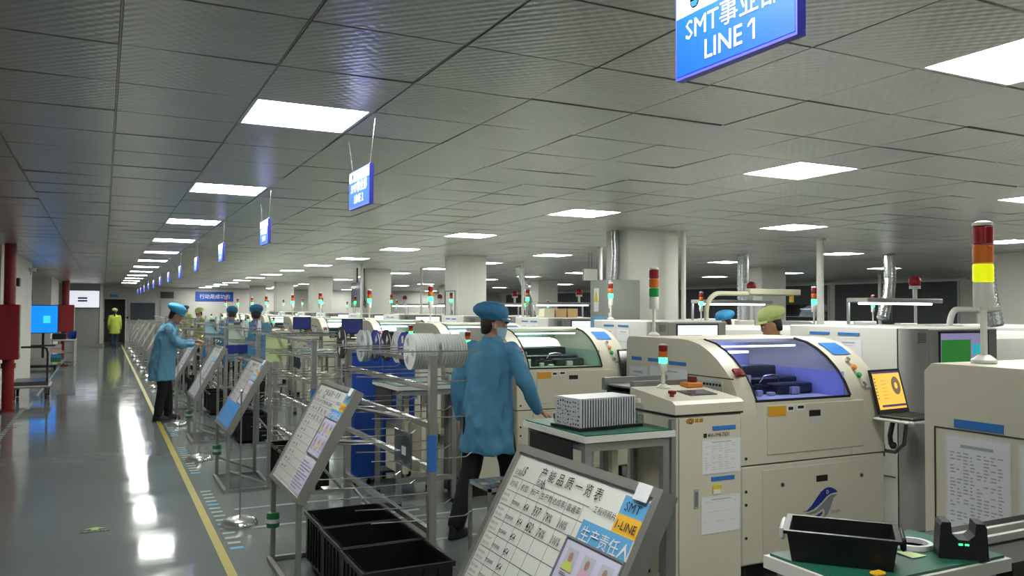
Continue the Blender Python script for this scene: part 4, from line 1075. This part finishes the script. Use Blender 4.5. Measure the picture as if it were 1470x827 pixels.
# nearest feed table in front of the camera at the right with its things
t = make_feed_table(.58, .31, False); t.location = (1.60, 1.37, 0); t['label'] = 'feed table with green mat carrying the black tray and charging dock'
t = thing('infeed_rail', 'white conveyor rails leading to the machine under the big signal tower', 'conveyor', (2.185, 1.37, 0))
for b in (.13, .19): MB().box(0, .55, b, b+.015, 1.015, 1.035).build('rail', 'machine_white', t)
MB().box(0, .55, .0, .31, .96, 1.01).build('bed', 'black_plastic', t)
for a in (.02, .45): MB().box(a, a+.04, .15, .19, 0, .96).build('leg', 'aluminium', t)
def make_tray():
    A = math.atan2(1.515-1.73, 1.92-1.73)
    t = thing('black_tray', 'black plastic tray with grip ends on the green mat', 'tray', (1.594, 1.590, TOPZ+.001), A)
    L, D, H, s, f = .263, .174, .078, .006, .012
    b = MB()
    ring = lambda z, g: [(g-f*z/H, g-f*z/H, z), (L-g+f*z/H, g-f*z/H, z), (L-g+f*z/H, D-g+f*z/H, z), (g-f*z/H, D-g+f*z/H, z)]
    g0 = f
    b.loft([ring(0, g0), ring(H, g0)], cap=False); b.poly(ring(0, g0)); b.loft([ring(H, g0+s), ring(.006, g0+s)], cap=False); b.poly(ring(.006, g0+s))
    b.build('shell', 'black_bin', t)
    r = MB(); r.frame((-.008, -.008, H-.004), X3, Y3, Z3, L+.016, D+.016, .014, .008); r.build('rim', 'black_bin', t)
    MB().box(-.020, -.006, .03, D-.03, H-.03, H+.004, .005).build('grip', 'tower_grey', t); MB().box(L+.006, L+.020, .03, D-.03, H-.03, H+.004, .005).build('grip', 'black_bin', t)
make_tray()
t = thing('tape_ring', 'roll of pale tape lying on the green mat', 'tape roll', (2.013, 1.542, TOPZ+.001))
MB().lathe([(.040,0),(.052,0),(.052,.013),(.040,.013),(.040,0)], (0,0,0), 28).build('ring', 'paper', t, 40); MB().add([(.03,-.045,.001),(.06,-.05,.001),(.055,-.07,.001),(.025,-.06,.001),(.03,-.045,.002),(.06,-.05,.004),(.055,-.07,.006),(.025,-.06,.003)], [(0,1,2,3),(4,5,6,7),(0,1,5,4),(1,2,6,5),(2,3,7,6),(3,0,4,7)]).build('loose_end', 'paper', t)
tag(MB().add([(x*.915, y*.915, z) for z in (TOPZ+.001, TOPZ+.003) for x, y in ((2.09,1.60),(2.15,1.60),(2.14,1.65),(2.10,1.67))], [(3,2,1,0),(4,5,6,7),(0,1,5,4),(1,2,6,5),(2,3,7,6),(3,0,4,7)]).build('memo_slip', 'paper_green'), 'small cream paper slip beside the tape roll', 'paper')
t = thing('charging_dock', 'black charging dock with two green lights on the mat', 'dock', (2.048, 1.423, TOPZ+.001), R(-42))
pr = [(-.06, 0), (.06, 0), (.055, .085), (.05, .095), (.03, .095), (.027, .065), (.012, .050), (-.012, .050), (-.027, .065), (-.03, .095), (-.05, .095), (-.055, .085)]
MB().prism(pr, 'y', -.03, .035).build('body', 'black_plastic', t)
MB().box(-.012, -.003, -.032, -.03, .037, .041).build('lamp', 'led_glow', t); MB().box(.003, .012, -.032, -.03, .037, .041).build('lamp', 'led_glow', t)
tag(MB().box(1.70, 1.735, 1.40, 1.425, TOPZ+.001, TOPZ+.01, .003).build('yellow_clip', 'label_yellow'), 'tiny yellow clip at the edge of the near green mat', 'clip')
# finned block, bottle and dark tray on the first feed table
t = thing('finned_block', 'silver finned metal block with speckled end on the feed table', 'metal block', (2.295, 3.765, TOPZ+.001), R(5)); t.scale = (.915,)*3
MB().box(-.02, .46, -.02, .28, 0, .018).build('tray', 'black_bin', t)
MB().box(.004, .424, .006, .254, .02, .176).build('core', 'fin_dark', t)
for i in range(22): MB().box(.002+i*.0193, .012+i*.0193, 0, .26, .018, .182).build('fin', 'fin_metal', t)
MB().box(0, .43, .01, .25, .178, .186).build('lid', 'fin_metal', t)
hl = MB()
rn = random.Random(5)
for i in range(9):
    for j in range(6):
        yy, zz = .02+.026*i+rn.uniform(-.005, .005), .03+.026*j+rn.uniform(-.005, .005); r_ = rn.uniform(.004, .009)
        hl.poly([(-.0012, yy+r_*math.cos(a), zz+r_*.8*math.sin(a)) for a in [2*PI*q/6 for q in range(6)]][::-1])
MB().box(-.001, .002, 0, .26, .018, .182).build('end_plate', 'fin_metal', t); hl.build('hole', 'ink', t)
t = thing('plastic_bottle', 'clear plastic bottle with a pale cap beside the finned block', 'bottle', (2.765, 3.90, TOPZ+.001))
MB().lathe([(.030,0),(.033,.005),(.033,.04),(.031,.045),(.033,.05),(.033,.09),(.024,.112),(.012,.12)], (0,0,0), 18).build('body', 'glass_clear', t, 40); MB().lathe([(.030,.003),(.031,.006),(.031,.045),(0,.045)], (0,0,0), 14).build('water', 'glass_clear', t, 40)
MB().lathe([(.014,.118),(.014,.140),(.0,.141)], (0,0,0), 12).build('cap', 'bottle_cap', t, 40)
t = thing('board_tray', 'flat black board tray under the hand of the masked worker', 'tray', (2.42, 4.08, TOPZ+.001))
MB().box(0, .32, 0, .2, 0, .012).frame((0,0,.012), X3, Y3, Z3, .32, .2, .012, .018).build('shell', 'black_bin', t)
# open steel frame stand near the big board
t = thing('frame_stand', 'small open steel frame stand beside the big board', 'stand', (2.09, 4.48, 0))
for a in (0, .26):
    for b in (0, .29): MB().box(a, a+.02, b, b+.02, 0, .6).build('leg', 'steel', t)
MB().frame((0,0,.58), X3, Y3, Z3, .28, .31, .02, .02).box(.02,.26,.1,.13,.585,.6).box(.1,.14,.02,.29,.585,.6).build('top_frame', 'steel_bright', t)

# boards
BL = {1: 'big steel framed status board lettered 1-LINE with handwriting', 2: 'tilted status board of the second line beside the black crates'}
for k in range(1, 14):
    b = make_board(k, k <= 3) if k <= 4 else copy_tree(b4, (0, 1.80+3.0*(k-1), 0))
    if k == 4: b4 = b
    if k in BL: b['label'] = BL[k]
    elif k == 3: b['label'] = 'tilted status board with a blue reflection painted at its foot'; 
    elif k == 5: b['label'] = 'tilted status board that the standing worker touches'
    else: b['label'] = 'tilted status board further along the aisle'; b['group'] = 'status boards along the aisle'
    if k == 2:
        for ob in list(KIDS[b]):
            if ob.name.startswith(('rear_post', 'brace')): KIDS[b].remove(ob); bpy.data.objects.remove(ob)
        MB().tube([(1.36, .1, 1.08), (1.70, .1, 1.0)], .014, 6).build('strut', 'steel', b); MB().tube([(1.2, .75, .8), (1.70, .75, .75)], .014, 6).build('strut', 'steel', b)
    if k == 3:
        ux = Vector((0, -1, 0)); uy = Vector((.35, 0, .64)).normalized(); un = -ux.cross(uy) if ux.cross(uy).x > 0 else ux.cross(uy)
        MB().rect((1.02, .85, .55), ux, uy, un, .05, .80, .03, .26, .010).build('blue_reflection', 'blue_reflection', b)  # reflection on the board panel, painted as a flat blue patch
# racks, reels, crates, floor stands
RL = {2: 'steel reel rack with bare pegs and white reels in front of the masked worker', 3: 'steel reel rack with a lime clipboard behind the second line'}
for k in range(2, 10):
    make_rack(RL.get(k, 'steel reel rack with bare pegs along the aisle further down'), None if k in RL else 'far reel racks', (1.72, 4.47+3*(k-2), 0)) if k <= 3 else None
    if k == 3: rk = [o for o in COL.objects if o.name.startswith('reel_rack') and o.type == 'EMPTY'][-1]
    if k > 3: copy_tree(rk, (1.72, 4.47+3*(k-2), 0), label='steel reel rack with bare pegs along the aisle further down', group='far reel racks')
reels = {m: make_reel(m) for m in ('reel_white', 'reel_blue', 'reel_black', 'reel_clear')}
used = set()
RLAB = {'reel_white': ('white component reel hanging on the reel rack rod', 'white reels on the rack'), 'reel_blue': ('dark blue component reel hanging on the reel rack rod', 'blue reels on the rack'), 'reel_black': ('black component reel hanging on the reel rack rod', 'black reels on the rack'), 'reel_clear': ('clear component reel hanging on the reel rack rod', 'clear reels on the rack')}
def put_reel(m, x, y, z=1.43, s=1.0):
    if m in used: o = copy_tree(reels[m], (x, y, z-.009))
    else: o = reels[m]; o.location = (x, y, z-.009); used.add(m)
    o.scale = (1, s, s); o.rotation_euler[0] = random.uniform(0, 6)
    o.location = (x, y, z-.009)
    o['label'], o['group'] = RLAB[m]
for i in range(9): put_reel('reel_white', 1.675+.0165*i, 4.75)
for i in range(9): put_reel('reel_white', 1.86+.0175*i, 4.75, s=.96)
put_reel('reel_blue', 1.75, 5.09, s=.98)
put_reel('reel_white', 1.80, 5.37, s=.98); put_reel('reel_white', 1.83, 5.37); put_reel('reel_blue', 1.72, 5.62); put_reel('reel_black', 1.80, 5.62); put_reel('reel_clear', 1.62, 5.62); put_reel('reel_clear', 1.655, 5.62); put_reel('reel_black', 1.63, 6.19, s=1.1)
for k in (4, 5, 6):
    for i in range(5): put_reel(('reel_white', 'reel_black', 'reel_white', 'reel_blue', 'reel_clear')[(i+k) % 5], 1.62+.05*i, 4.47+3*(k-2)+(.28, .9, 1.15)[i % 3])
t = thing('bagged_reel', 'dark reel in a shiny grey bag hanging on the reel rack', 'reel', (1.62, 4.56, .74))
MB().box(-.0, .012, 0, .30, 0, .21, .004).build('bag', 'bag', t); MB().lathe([(.02,.0),(.085,.0),(.085,.008),(.02,.008)], (.002,.10,.10), 20, 'x').build('reel', 'reel_black', t)
MB().box(-.003, -.001, .08, .15, .07, .12).build('label', 'paper', t); MB().tube([(.006,.06,.2),(.006,.06,.27),(.03,.06,.29)], .004, 5).tube([(.006,.24,.2),(.006,.24,.27),(.03,.24,.29)], .004, 5).build('hook', 'steel_bright', t)
d = thing('crate_dolly', 'green flat dolly under the black crates', 'dolly', (1.17, 4.04, 0)); MB().box(0, .52, 0, .70, .005, .034, .004).build('deck', 'green_mat', d)
for i, (yy, lab) in enumerate(((4.05, 'open black parts crate nearest the big status board'), (4.53, 'open black parts crate in the middle of its row'), (5.01, 'open black parts crate at the far end of its row by the rack post'))):
    make_crate(lab, None, (1.20+.01*i, yy, .036), .48, .45, .31)
cr = None
for k in range(3, 9):
    for q, yy in enumerate((.0, .5)):
        loc = (1.52, 4.6+3*(k-2)+yy-.02, .036)
        make_crate('open black parts crate under a far reel rack', 'crates under the far racks', loc, .38, .42, .30)
sn = make_stanchion(); sn.location = (.97, 6.63, 0); sn['label'] = 'slim rod stand with ribbed steel dome base beside the second status board'
for k in range(3, 13): copy_tree(sn, (.97, 6.63+3*(k-2), 0), label='slim rod stand with steel dome base further along the aisle', group='far rod stands')
# clipboards on the far racks, blue bins
for (x, y, z, m, l) in ((1.605, 9.271, 1.09, 'paper_green', 'lime'), (1.605, 12.271, 1.16, 'paper_pale_green', 'pale green'), (1.605, 15.271, 1.16, 'paper_pale_blue', 'pale blue')):
    t = thing('clipboard', '%s sheet on a clipboard hung on a reel rack' % l, 'clipboard', (x, y, z))
    MB().box(0, .23, 0, .006, 0, .31).build('board', m, t); MB().box(.07, .16, -.008, 0, .28, .315, .003).build('clip', 'steel_dark', t)
    MB().box(.08, .15, 0, .02, .31, .33).build('hook', 'steel', t)
tag(MB().box(1.57, 1.87, 12.267, 12.277, 1.03, 1.15).build('blue_notice', 'blue_dark'), 'dark blue notice under the pale green clipboard', 'notice')
for (x, y, n_) in ((2.13, 7.62, 'taller'), (2.46, 7.80, 'wider')):
    t = thing('blue_bin', '%s upright blue plastic bin behind the reels' % n_, 'bin', (x, y, 0))
    hh = 1.26 if n_ == 'taller' else 1.2; ww = .30 if n_ == 'taller' else .36
    MB().box(0, ww, 0, .34, .06, hh, .02).build('body', 'blue_bin', t); MB().frame((-.01,-.01,hh-.01), X3, Y3, Z3, ww+.02, .36, .02, .02).build('rim', 'blue_bin', t)
    for a in (.05, ww-.05):
        for b in (.05, .29): MB().sphere((a, b, .03), .03, 8, 6).build('caster', 'rubber', t)
# boxes, monitors and arch lamp along the machine tops
t = thing('arch_lamp', 'beige arched lamp arm over the second line', 'lamp', (7.03, 8.40, 0))
pts = [(0,0,.0),(0,0,1.65)]+[(.22-.22*math.cos(a), 0, 1.65+.26*math.sin(a)) for a in [PI/2*i/8 for i in range(1, 9)]]+[(.9,0,1.91),(1.5,0,1.92)]
MB().tube(pts, .032, 10).build('arm', 'arm_beige', t, 60); MB().box(.7, 1.62, -.06, .06, 1.90, 1.98, .01).build('lamp_bar', 'arm_beige', t); MB().cyl((1.5,0,1.80), (1.5,0,1.90), .03, n=10).build('knob', 'gold', t); MB().cyl((.0,0,0), (0,0,.02), .09).build('base', 'arm_beige', t)
t = thing('arch_lamp', 'white arched lamp arm in front of the blinds', 'lamp', (8.9, 6.3, 0))
MB().tube([(p[0]*.62, 0, p[2]*.895) for p in pts], .035, 10).build('arm', 'white_pipe', t, 60); MB().cyl((.0,0,0), (0,0,.02), .09).build('base', 'white_pipe', t)

for i in range(3):
    tag(MB().box(5.78+.2*i, 5.95+.2*i, 10.5, 10.68, 1.571, 1.70, .004).build('cream_box', 'cardboard' if i else 'bottle_cap'), 'small cream box in a row on an inspection machine beside the poster column', 'box', 'cream boxes on the inspection machine')
for i, (x, y) in enumerate(((1.46, 4.66), (1.33, 4.82), (1.5, 4.2), (1.42, 5.2))):
    b = MB(); rn = random.Random(i+40)
    ring = lambda z, r_: [Vector((x+r_*math.cos(a)*rn.uniform(.6, 1.2), y+r_*math.sin(a)*rn.uniform(.6, 1.2), z)) for a in [2*PI*q/9 for q in range(9)]]
    b.loft([ring(.05, .05), ring(.09, .06), ring(.13, .045), ring(.15, .02)])
    tag(b.build('parts_bag', 'bag' if i % 2 else 'reel_clear', None, 60), 'small crumpled parts bag lying in a black crate', 'bag', 'parts bags in the black crates')

for k, lab in ((4, 'monitor with a dark blue screen standing on the fourth board loader'), (5, 'monitor with a dark blue screen standing on the fifth board loader')):
    t = thing('desk_monitor', lab, 'monitor', (2.90+XO[k], 3.83+3*(k-1), 1.199))
    MB().box(.08, .22, .0, .12, 0, .012).box(.14, .16, .05, .07, .012, .1).build('stand', 'black_plastic', t)
    screen_monitor(t, Vector((0, .03, .08)), X3, Z3, -Y3, .34, .24, 'b')

# ------------------------------------------------------------------ people
def remeshed(mb, name, m, voxel, parent, smooth=3, wrinkle=0.0, wscale=9.0, seed=0):
    me = mb.mesh('tmp', m); ob = bpy.data.objects.new('tmp', me); COL.objects.link(ob)
    md = ob.modifiers.new('r', 'REMESH'); md.mode = 'VOXEL'; md.voxel_size = voxel
    ms = ob.modifiers.new('s', 'SMOOTH'); ms.iterations = smooth; ms.factor = .5
    dg = bpy.context.evaluated_depsgraph_get()
    out = bpy.data.meshes.new_from_object(ob.evaluated_get(dg)); out.name = name
    bpy.data.objects.remove(ob)
    if wrinkle > 0:
        nr = [v.normal.copy() for v in out.vertices]
        for v, n_ in zip(out.vertices, nr):
            p = v.co; q = Vector((p.x*wscale, p.y*wscale, p.z*wscale*.55+seed))
            h = .6*noise.noise(q)-1.3*abs(noise.noise(q*1.3+Vector((7, 3, 1))))+.3*noise.noise(q*2.6)
            fold = math.sin((p.x*.6+p.y*.8)*30+4*noise.noise(q*.4)+p.z*4)*.55*max(0.15, min(1, (1.3-p.z)*1.6))
            v.co = p+n_*wrinkle*(h+fold)
    out.polygons.foreach_set('use_smooth', [True]*len(out.polygons))
    if not out.materials: out.materials.append(MATS[m])
    o = bpy.data.objects.new(name, out); COL.objects.link(o); o.parent = parent; KIDS.setdefault(parent, []).append(o)
    return o
def ell(c, rx, ry, n=20, tilt=0.0):
    return [Vector((c[0]+rx*math.cos(2*PI*i/n), c[1]+ry*math.sin(2*PI*i/n), c[2]+tilt*math.sin(2*PI*i/n))) for i in range(n)]
def limb(mb, pts, rs):       # smooth tapered limb through its joints
    P = []; Q = []
    pts = [Vector(p) for p in pts]
    for i in range(len(pts)-1):
        for k in range(5):
            u = k/5; P.append(pts[i].lerp(pts[i+1], u)); Q.append(rs[i]+(rs[i+1]-rs[i])*u)
    P.append(pts[-1]); Q.append(rs[-1])
    for _ in range(2): P = [P[0]]+[(P[i-1]+P[i]*2+P[i+1])/4 for i in range(1, len(P)-1)]+[P[-1]]
    mb.tube(P, Q, 12); mb.sphere(P[0], Q[0]*.98, 10, 8); mb.sphere(P[-1], Q[-1]*.98, 10, 8)
def hand(mb, wrist, d, n_, curl=.5, thumb=1):
    # d: direction of the hand, n_: back-of-hand normal; fingers curl away from it
    d = Vector(d).normalized(); n_ = Vector(n_); n_ = (n_-d*n_.dot(d)).normalized(); s = d.cross(n_)*thumb
    w_ = Vector(wrist)
    mb.loft([[w_+d*a+s*(b*math.cos(t))+n_*(c*math.sin(t)) for t in [2*PI*i/10 for i in range(10)]] for a, b, c in ((-.02,.024,.018),(.01,.028,.017),(.05,.040,.016),(.085,.041,.014),(.095,.036,.011))])
    for i, (off, L) in enumerate(((.030, .068), (.011, .076), (-.010, .071), (-.029, .056))):
        p = w_+d*.085+s*off; dd = d.copy(); P = [p]; 
        for seg in (.45, .30, .25):
            a = curl*(.7 if seg == .45 else 1.0); dd = (dd*math.cos(a)-n_*math.sin(a)); p = p+dd*L*seg; P.append(p)
            n2 = None
        mb.tube(P, [.0095, .0088, .0082, .0070], 8); mb.sphere(P[-1], .0068, 8, 6)
    p = w_+d*.025+s*.030; dd = (d*.75+s*.6-n_*.25).normalized()
    P = [p, p+dd*.035, p+dd*.06+d*.005, p+dd*.065+d*.025]
    mb.tube(P, [.013, .0115, .0105, .008], 8); mb.sphere(P[-1], .008, 8, 6)
def person(label, loc, face, pose, coat, cap, trousers='trousers', voxel=.009, hands=True, mask=False, ponytail=False, height=1.0, visor=True, shoe='shoe'):
    """local frame: +y is forward, +x is the person's right"""
    t = thing('person', label, 'person', loc, R(face-90)); t.scale = (height,)*3
    J = dict(lean=.0, RS=(.185,0,1.37), LS=(-.185,0,1.37), RE=(.24,-.02,1.10), RW=(.25,.05,.86), LE=(-.24,-.02,1.10), LW=(-.25,.05,.86),
             RH=(.095,0,.88), LH=(-.095,0,.88), RK=(.10,.02,.48), LK=(-.10,.02,.48), RA=(.10,-.02,.085), LA=(-.10,-.02,.085), head_yaw=0, head_pitch=0, curl=.45, rn=(1,0,0), ln=(-1,0,0), rt=1, lt=-1)
    J.update(pose); V = lambda k: Vector(J[k]); ln_ = J['lean']
    sh = lambda z: ln_*max(0, z-.85)
    for k in ('RS', 'LS'): J[k] = (J[k][0], J[k][1]+sh(1.37), J[k][2])
    # head frame
    hc = Vector((0, sh(1.56)+.03+J.get('head_fwd', 0), 1.56)); ya, pa = R(J['head_yaw']), R(J['head_pitch'])
    M = Matrix.Rotation(ya, 3, 'Z') @ Matrix.Rotation(pa, 3, 'X')
    H = lambda x, y, z: hc+M @ Vector((x, y, z))
    def hring(z, rx, ry, cy=0, n=18): return [H(rx*math.cos(2*PI*i/n), cy+ry*math.sin(2*PI*i/n), z) for i in range(n)]
    # body: one continuous surface
    b = MB()
    b.loft([hring(-.118,.028,.030,.040), hring(-.108,.042,.045,.034), hring(-.085,.056,.066,.018), hring(-.05,.066,.083,.004), hring(0,.073,.094,-.004), hring(.045,.075,.097,-.008), hring(.085,.065,.083,-.010), hring(.112,.040,.052,-.010), hring(.122,.012,.016,-.010)])
    b.loft([[H(*p) for p in r_] for r_ in ([(-.008,.088,.02),(.008,.088,.02),(.008,.075,.02),(-.008,.075,.02)], [(-.012,.100,-.012),(.012,.100,-.012),(.012,.075,-.012),(-.012,.075,-.012)], [(-.017,.103,-.030),(.017,.103,-.030),(.016,.07,-.030),(-.016,.07,-.030)], [(-.010,.090,-.038),(.010,.090,-.038),(.010,.07,-.038),(-.010,.07,-.038)])])
    b.sphere(H(0,.072,-.066), .022, 10, 6, (1.1,.8,.45)); b.sphere(H(0,.068,-.095), .022, 10, 6)
    b.sphere(H(0,.080,.030), .05, 10, 6, (1,.35,.28))
    for s in (-1, 1): b.sphere(H(s*.075,-.012,-.008), .026, 8, 6, (.35,.7,1.2))
    limb(b, [H(0,-.02,-.07), (0, sh(1.42)+.0, 1.43), (0, sh(1.36), 1.36)], [.055, .055, .07])
    b.loft([ell((0, sh(z)+.0, z), rx, ry, 16) for z, rx, ry in ((.82,.15,.11),(1.0,.14,.10),(1.2,.16,.11),(1.34,.16,.10),(1.42,.07,.06))])
    for s in 'RL':
        limb(b, [V(s+'S'), V(s+'E'), V(s+'W')], [.045, .040, .027])
        limb(b, [V(s+'H'), V(s+'K'), V(s+'A')], [.075, .05, .036])
        fdir = Vector((0, 1, 0)); A = V(s+'A'); b.loft([ell((A.x, A.y+y, A.z-.05), .028, .03, 8) for y in (0, .02)]); 
        if hands:
            d = (V(s+'W')-V(s+'E')).normalized(); d = Vector(J.get(s+'D', d))
            hand(b, V(s+'W')+d.normalized()*.01, d, J['rn'] if s == 'R' else J['ln'], J['curl'], J['rt'] if s == 'R' else J['lt'])
        else: b.sphere(V(s+'W')+(V(s+'W')-V(s+'E')).normalized()*.06, .045, 8, 6, (.8,.8,1.3))
    body = remeshed(b, 'body', 'skin', min(voxel*.72, .012), t, 2)
    for s in (-1, 1):
        e = MB().sphere(H(s*.031,.079,.004), .0125, 8, 6, (1,.6,.6)).build('eye', 'eye_white', t, 60); MB().sphere(H(s*.031,.087,.004), .006, 8, 6, (1,.5,1)).build('iris', 'hair', e, 60)
        MB().tube([H(s*.048,.078,.024), H(s*.032,.090,.029), H(s*.016,.092,.026)], .004, 6).build('eyebrow', 'hair', t)
    MB().tube([H(-.022,.086,-.063), H(0,.094,-.062), H(.022,.086,-.063)], .0035, 6).build('mouth', 'red_switch', t)
    # hair under the cap
    hb = MB(); hb.loft([hring(-.075,.040,.035,-.062), hring(-.055,.062,.048,-.056), hring(-.01,.078,.060,-.050), hring(.03,.081,.075,-.036), hring(.055,.082,.092,-.020), hring(.09,.072,.080,-.018), hring(.12,.03,.03,-.015)])
    remeshed(hb, 'hair', 'hair', .01, t, 2)
    if ponytail: MB().tube([H(0,-.10,.02), H(0,-.14,-.05), H(0,-.13,-.15), H(0,-.12,-.24)], [.025,.03,.026,.01], 8).build('ponytail', 'hair', t, 60)
    # cap: band, soft crown, visor
    cb = MB(); cb.loft([hring(.035,.086,.104,-.010,24), hring(.055,.090,.108,-.012,24), hring(.065,.104,.124,-.024,24), hring(.095,.120,.142,-.036,24), hring(.13,.118,.138,-.040,24), hring(.16,.094,.11,-.036,24), hring(.178,.05,.06,-.03,24), hring(.184,.01,.01,-.03,24)])
    cp = remeshed(cb, 'cap', cap, .010 if voxel < .012 else .016, t, 2, .004, 28, 3)
    if visor:
        vs = [H(.086*math.cos(a), .010+.085*math.sin(a), .050) for a in [PI*(.08+.84*i/10) for i in range(11)]]; vo = [H(.092*math.cos(a), .02+.128*math.sin(a), .034) for a in [PI*(.08+.84*i/10) for i in range(11)]]
        up_ = [p+M @ Vector((0,0,.006)) for p in vs]; uo = [p+M @ Vector((0,0,.006)) for p in vo]
        MB().add(vs+vo+up_+uo, [(i, i+1, 12+i, 11+i) for i in range(10)]+[(22+i, 33+i, 34+i, 23+i) for i in range(10)]+[(11+i, 12+i, 34+i, 33+i) for i in range(10)]).build('visor', cap, t, 50)
    if mask:
        mk = MB().loft([hring(-.105,.050,.050,.036), hring(-.08,.061,.070,.022), hring(-.045,.069,.088,.012), hring(-.015,.074,.098,.004)], cap=False)
        keep = [f for f in mk.f if all(((M.transposed() @ (Vector(mk.v[i])-hc)).y) > -.012 for i in f)]; mk.f = keep
        mo = mk.build('mask', 'mask_blue', t, 60)
        for s in (-1, 1): MB().tube([H(s*.073,.0,-.02), H(s*.080,-.03,.0), H(s*.079,-.03,.02)], .0022, 5).build('ear_loop', 'paper', mo)
    # coat with sleeves and collar
    c = MB()
    c.loft([ell((J.get('sway', 0)*max(0, .95-z), sh(z)+J.get('swing', 0)*max(0, .9-z), z), rx*J.get('bulk', 1), ry*J.get('bulk', 1), 24) for z, rx, ry in ((.60,.225,.175),(.64,.228,.178),(.80,.222,.170),(.95,.212,.158),(1.10,.205,.150),(1.24,.208,.146),(1.34,.205,.132),(1.405,.165,.105),(1.45,.085,.078),(1.47,.07,.068))])
    for s in 'RL': limb(c, [V(s+'S'), V(s+'E'), V(s+'W')], [.078, .066, .050])
    co = remeshed(c, 'coat', coat, voxel*1.1, t, 3, .020 if voxel < .012 else .009, 8, 1)
    cl = MB(); cl.loft([ell((0, sh(1.44)-.002, 1.435), .082, .078, 20), ell((0, sh(1.46), 1.475), .074, .072, 20), ell((0, sh(1.46), 1.475), .066, .064, 20), ell((0, sh(1.44), 1.44), .066, .064, 20)], cap=False)
    cl.build('collar', coat, co, 60)
    tr = MB()
    tr.sphere((0, 0, .86), .16, 14, 10, (1.05, .8, .8))
    for s in 'RL': A = V(s+'A'); limb(tr, [V(s+'H'), V(s+'K'), A+Vector((0,0,.02))], [.105, .078, .066])
    remeshed(tr, 'trousers', trousers, voxel*1.3, t, 3, .004, 9, 5)
    for s in 'RL':
        A = V(s+'A'); z0 = A.z-.085
        sl = MB().loft([ell((A.x, A.y+.045, z0+z), rx, ry, 16) for z, rx, ry in ((0,.046,.125),(.018,.048,.13))]); so = sl.build('sole', 'rubber', t)
        MB().loft([ell((A.x, A.y+cy, z0+z), rx, ry, 16) for z, rx, ry, cy in ((.018,.046,.126,.045),(.05,.043,.11,.035),(.075,.038,.07,.0),(.10,.036,.05,-.015))]).build('shoe', shoe, t, 60)
    return t
# worker walking between the first two lines, seen from behind, reaching to the feed table
person('worker in blue coat, blue cap and mask walking behind the reel rack', (2.62, 5.66, 0), 32,
       dict(lean=.10, RE=(.33,.02,1.13), RW=(.37,.13,.93), RD=(.3,.8,-.35), rn=(.3,-.2,.9), LE=(-.25,-.06,1.10), LW=(-.24,.0,.85), LH=(-.095,-.02,.88), LK=(-.09,-.06,.47), LA=(-.09,-.27,.085), RK=(.10,.16,.50), RA=(.10,.20,.085), head_yaw=-48, head_pitch=-4, swing=-.05, curl=.3),
       'coat_blue', 'cap_blue', mask=True, height=1.0)
# worker at the status board beside the aisle
person('worker in light blue coat and cap writing on a status board', (.80, 13.36, 0), -4,
       dict(lean=.16, bulk=1.14, RE=(.23,.22,1.13), RW=(.16,.42,1.13), LE=(-.22,.24,1.12), LW=(-.12,.44,1.16), rn=(0,-.1,1), ln=(0,-.1,1), head_yaw=-6, head_pitch=-22, head_fwd=.05, LA=(-.10,.10,.085), LK=(-.10,.08,.48), RA=(.10,-.04,.085)),
       'coat_light_blue', 'cap_bright_blue', voxel=.010)
person('worker in lime coat and white cap walking to the far doorway', (.43, 38.3, 0), 90, dict(RA=(.07,.0,.085), LA=(-.07,.05,.085)), 'coat_lime', 'cap_lime', 'jeans', .02, False, ponytail=True, height=.95, visor=False)
person('worker in lime cap behind the blue window printer', (5.72, 5.86, 0), 150, dict(head_pitch=-15), 'coat_lime', 'cap_lime', voxel=.016, hands=True, height=.99)
person('worker in bright blue cap beyond the lime capped worker', (7.55, 8.62, 0), 150, dict(head_pitch=-10), 'coat_light_blue', 'cap_bright_blue', voxel=.018, hands=False, height=.97)
person('worker in blue coat standing with back turned behind the lime clipboard', (2.36, 14.6, 0), 80, dict(head_pitch=-15), 'coat_blue', 'cap_blue', voxel=.018, hands=False, height=1.0)
person('worker in blue coat bending behind the pale green clipboard', (2.36, 17.6, 0), 80, dict(lean=.15, head_pitch=-30), 'coat_blue', 'cap_blue', voxel=.018, hands=False, height=.98)
person('worker in lime cap among the far machine lines', (2.62, 26.5, 0), 200, dict(head_pitch=-10), 'coat_lime', 'cap_lime', voxel=.02, hands=False, height=.97)
person('worker in dark green cap among the far machine lines', (2.72, 32.5, 0), 230, dict(), 'coat_lime', 'cap_dark', voxel=.02, hands=False, height=1.02)
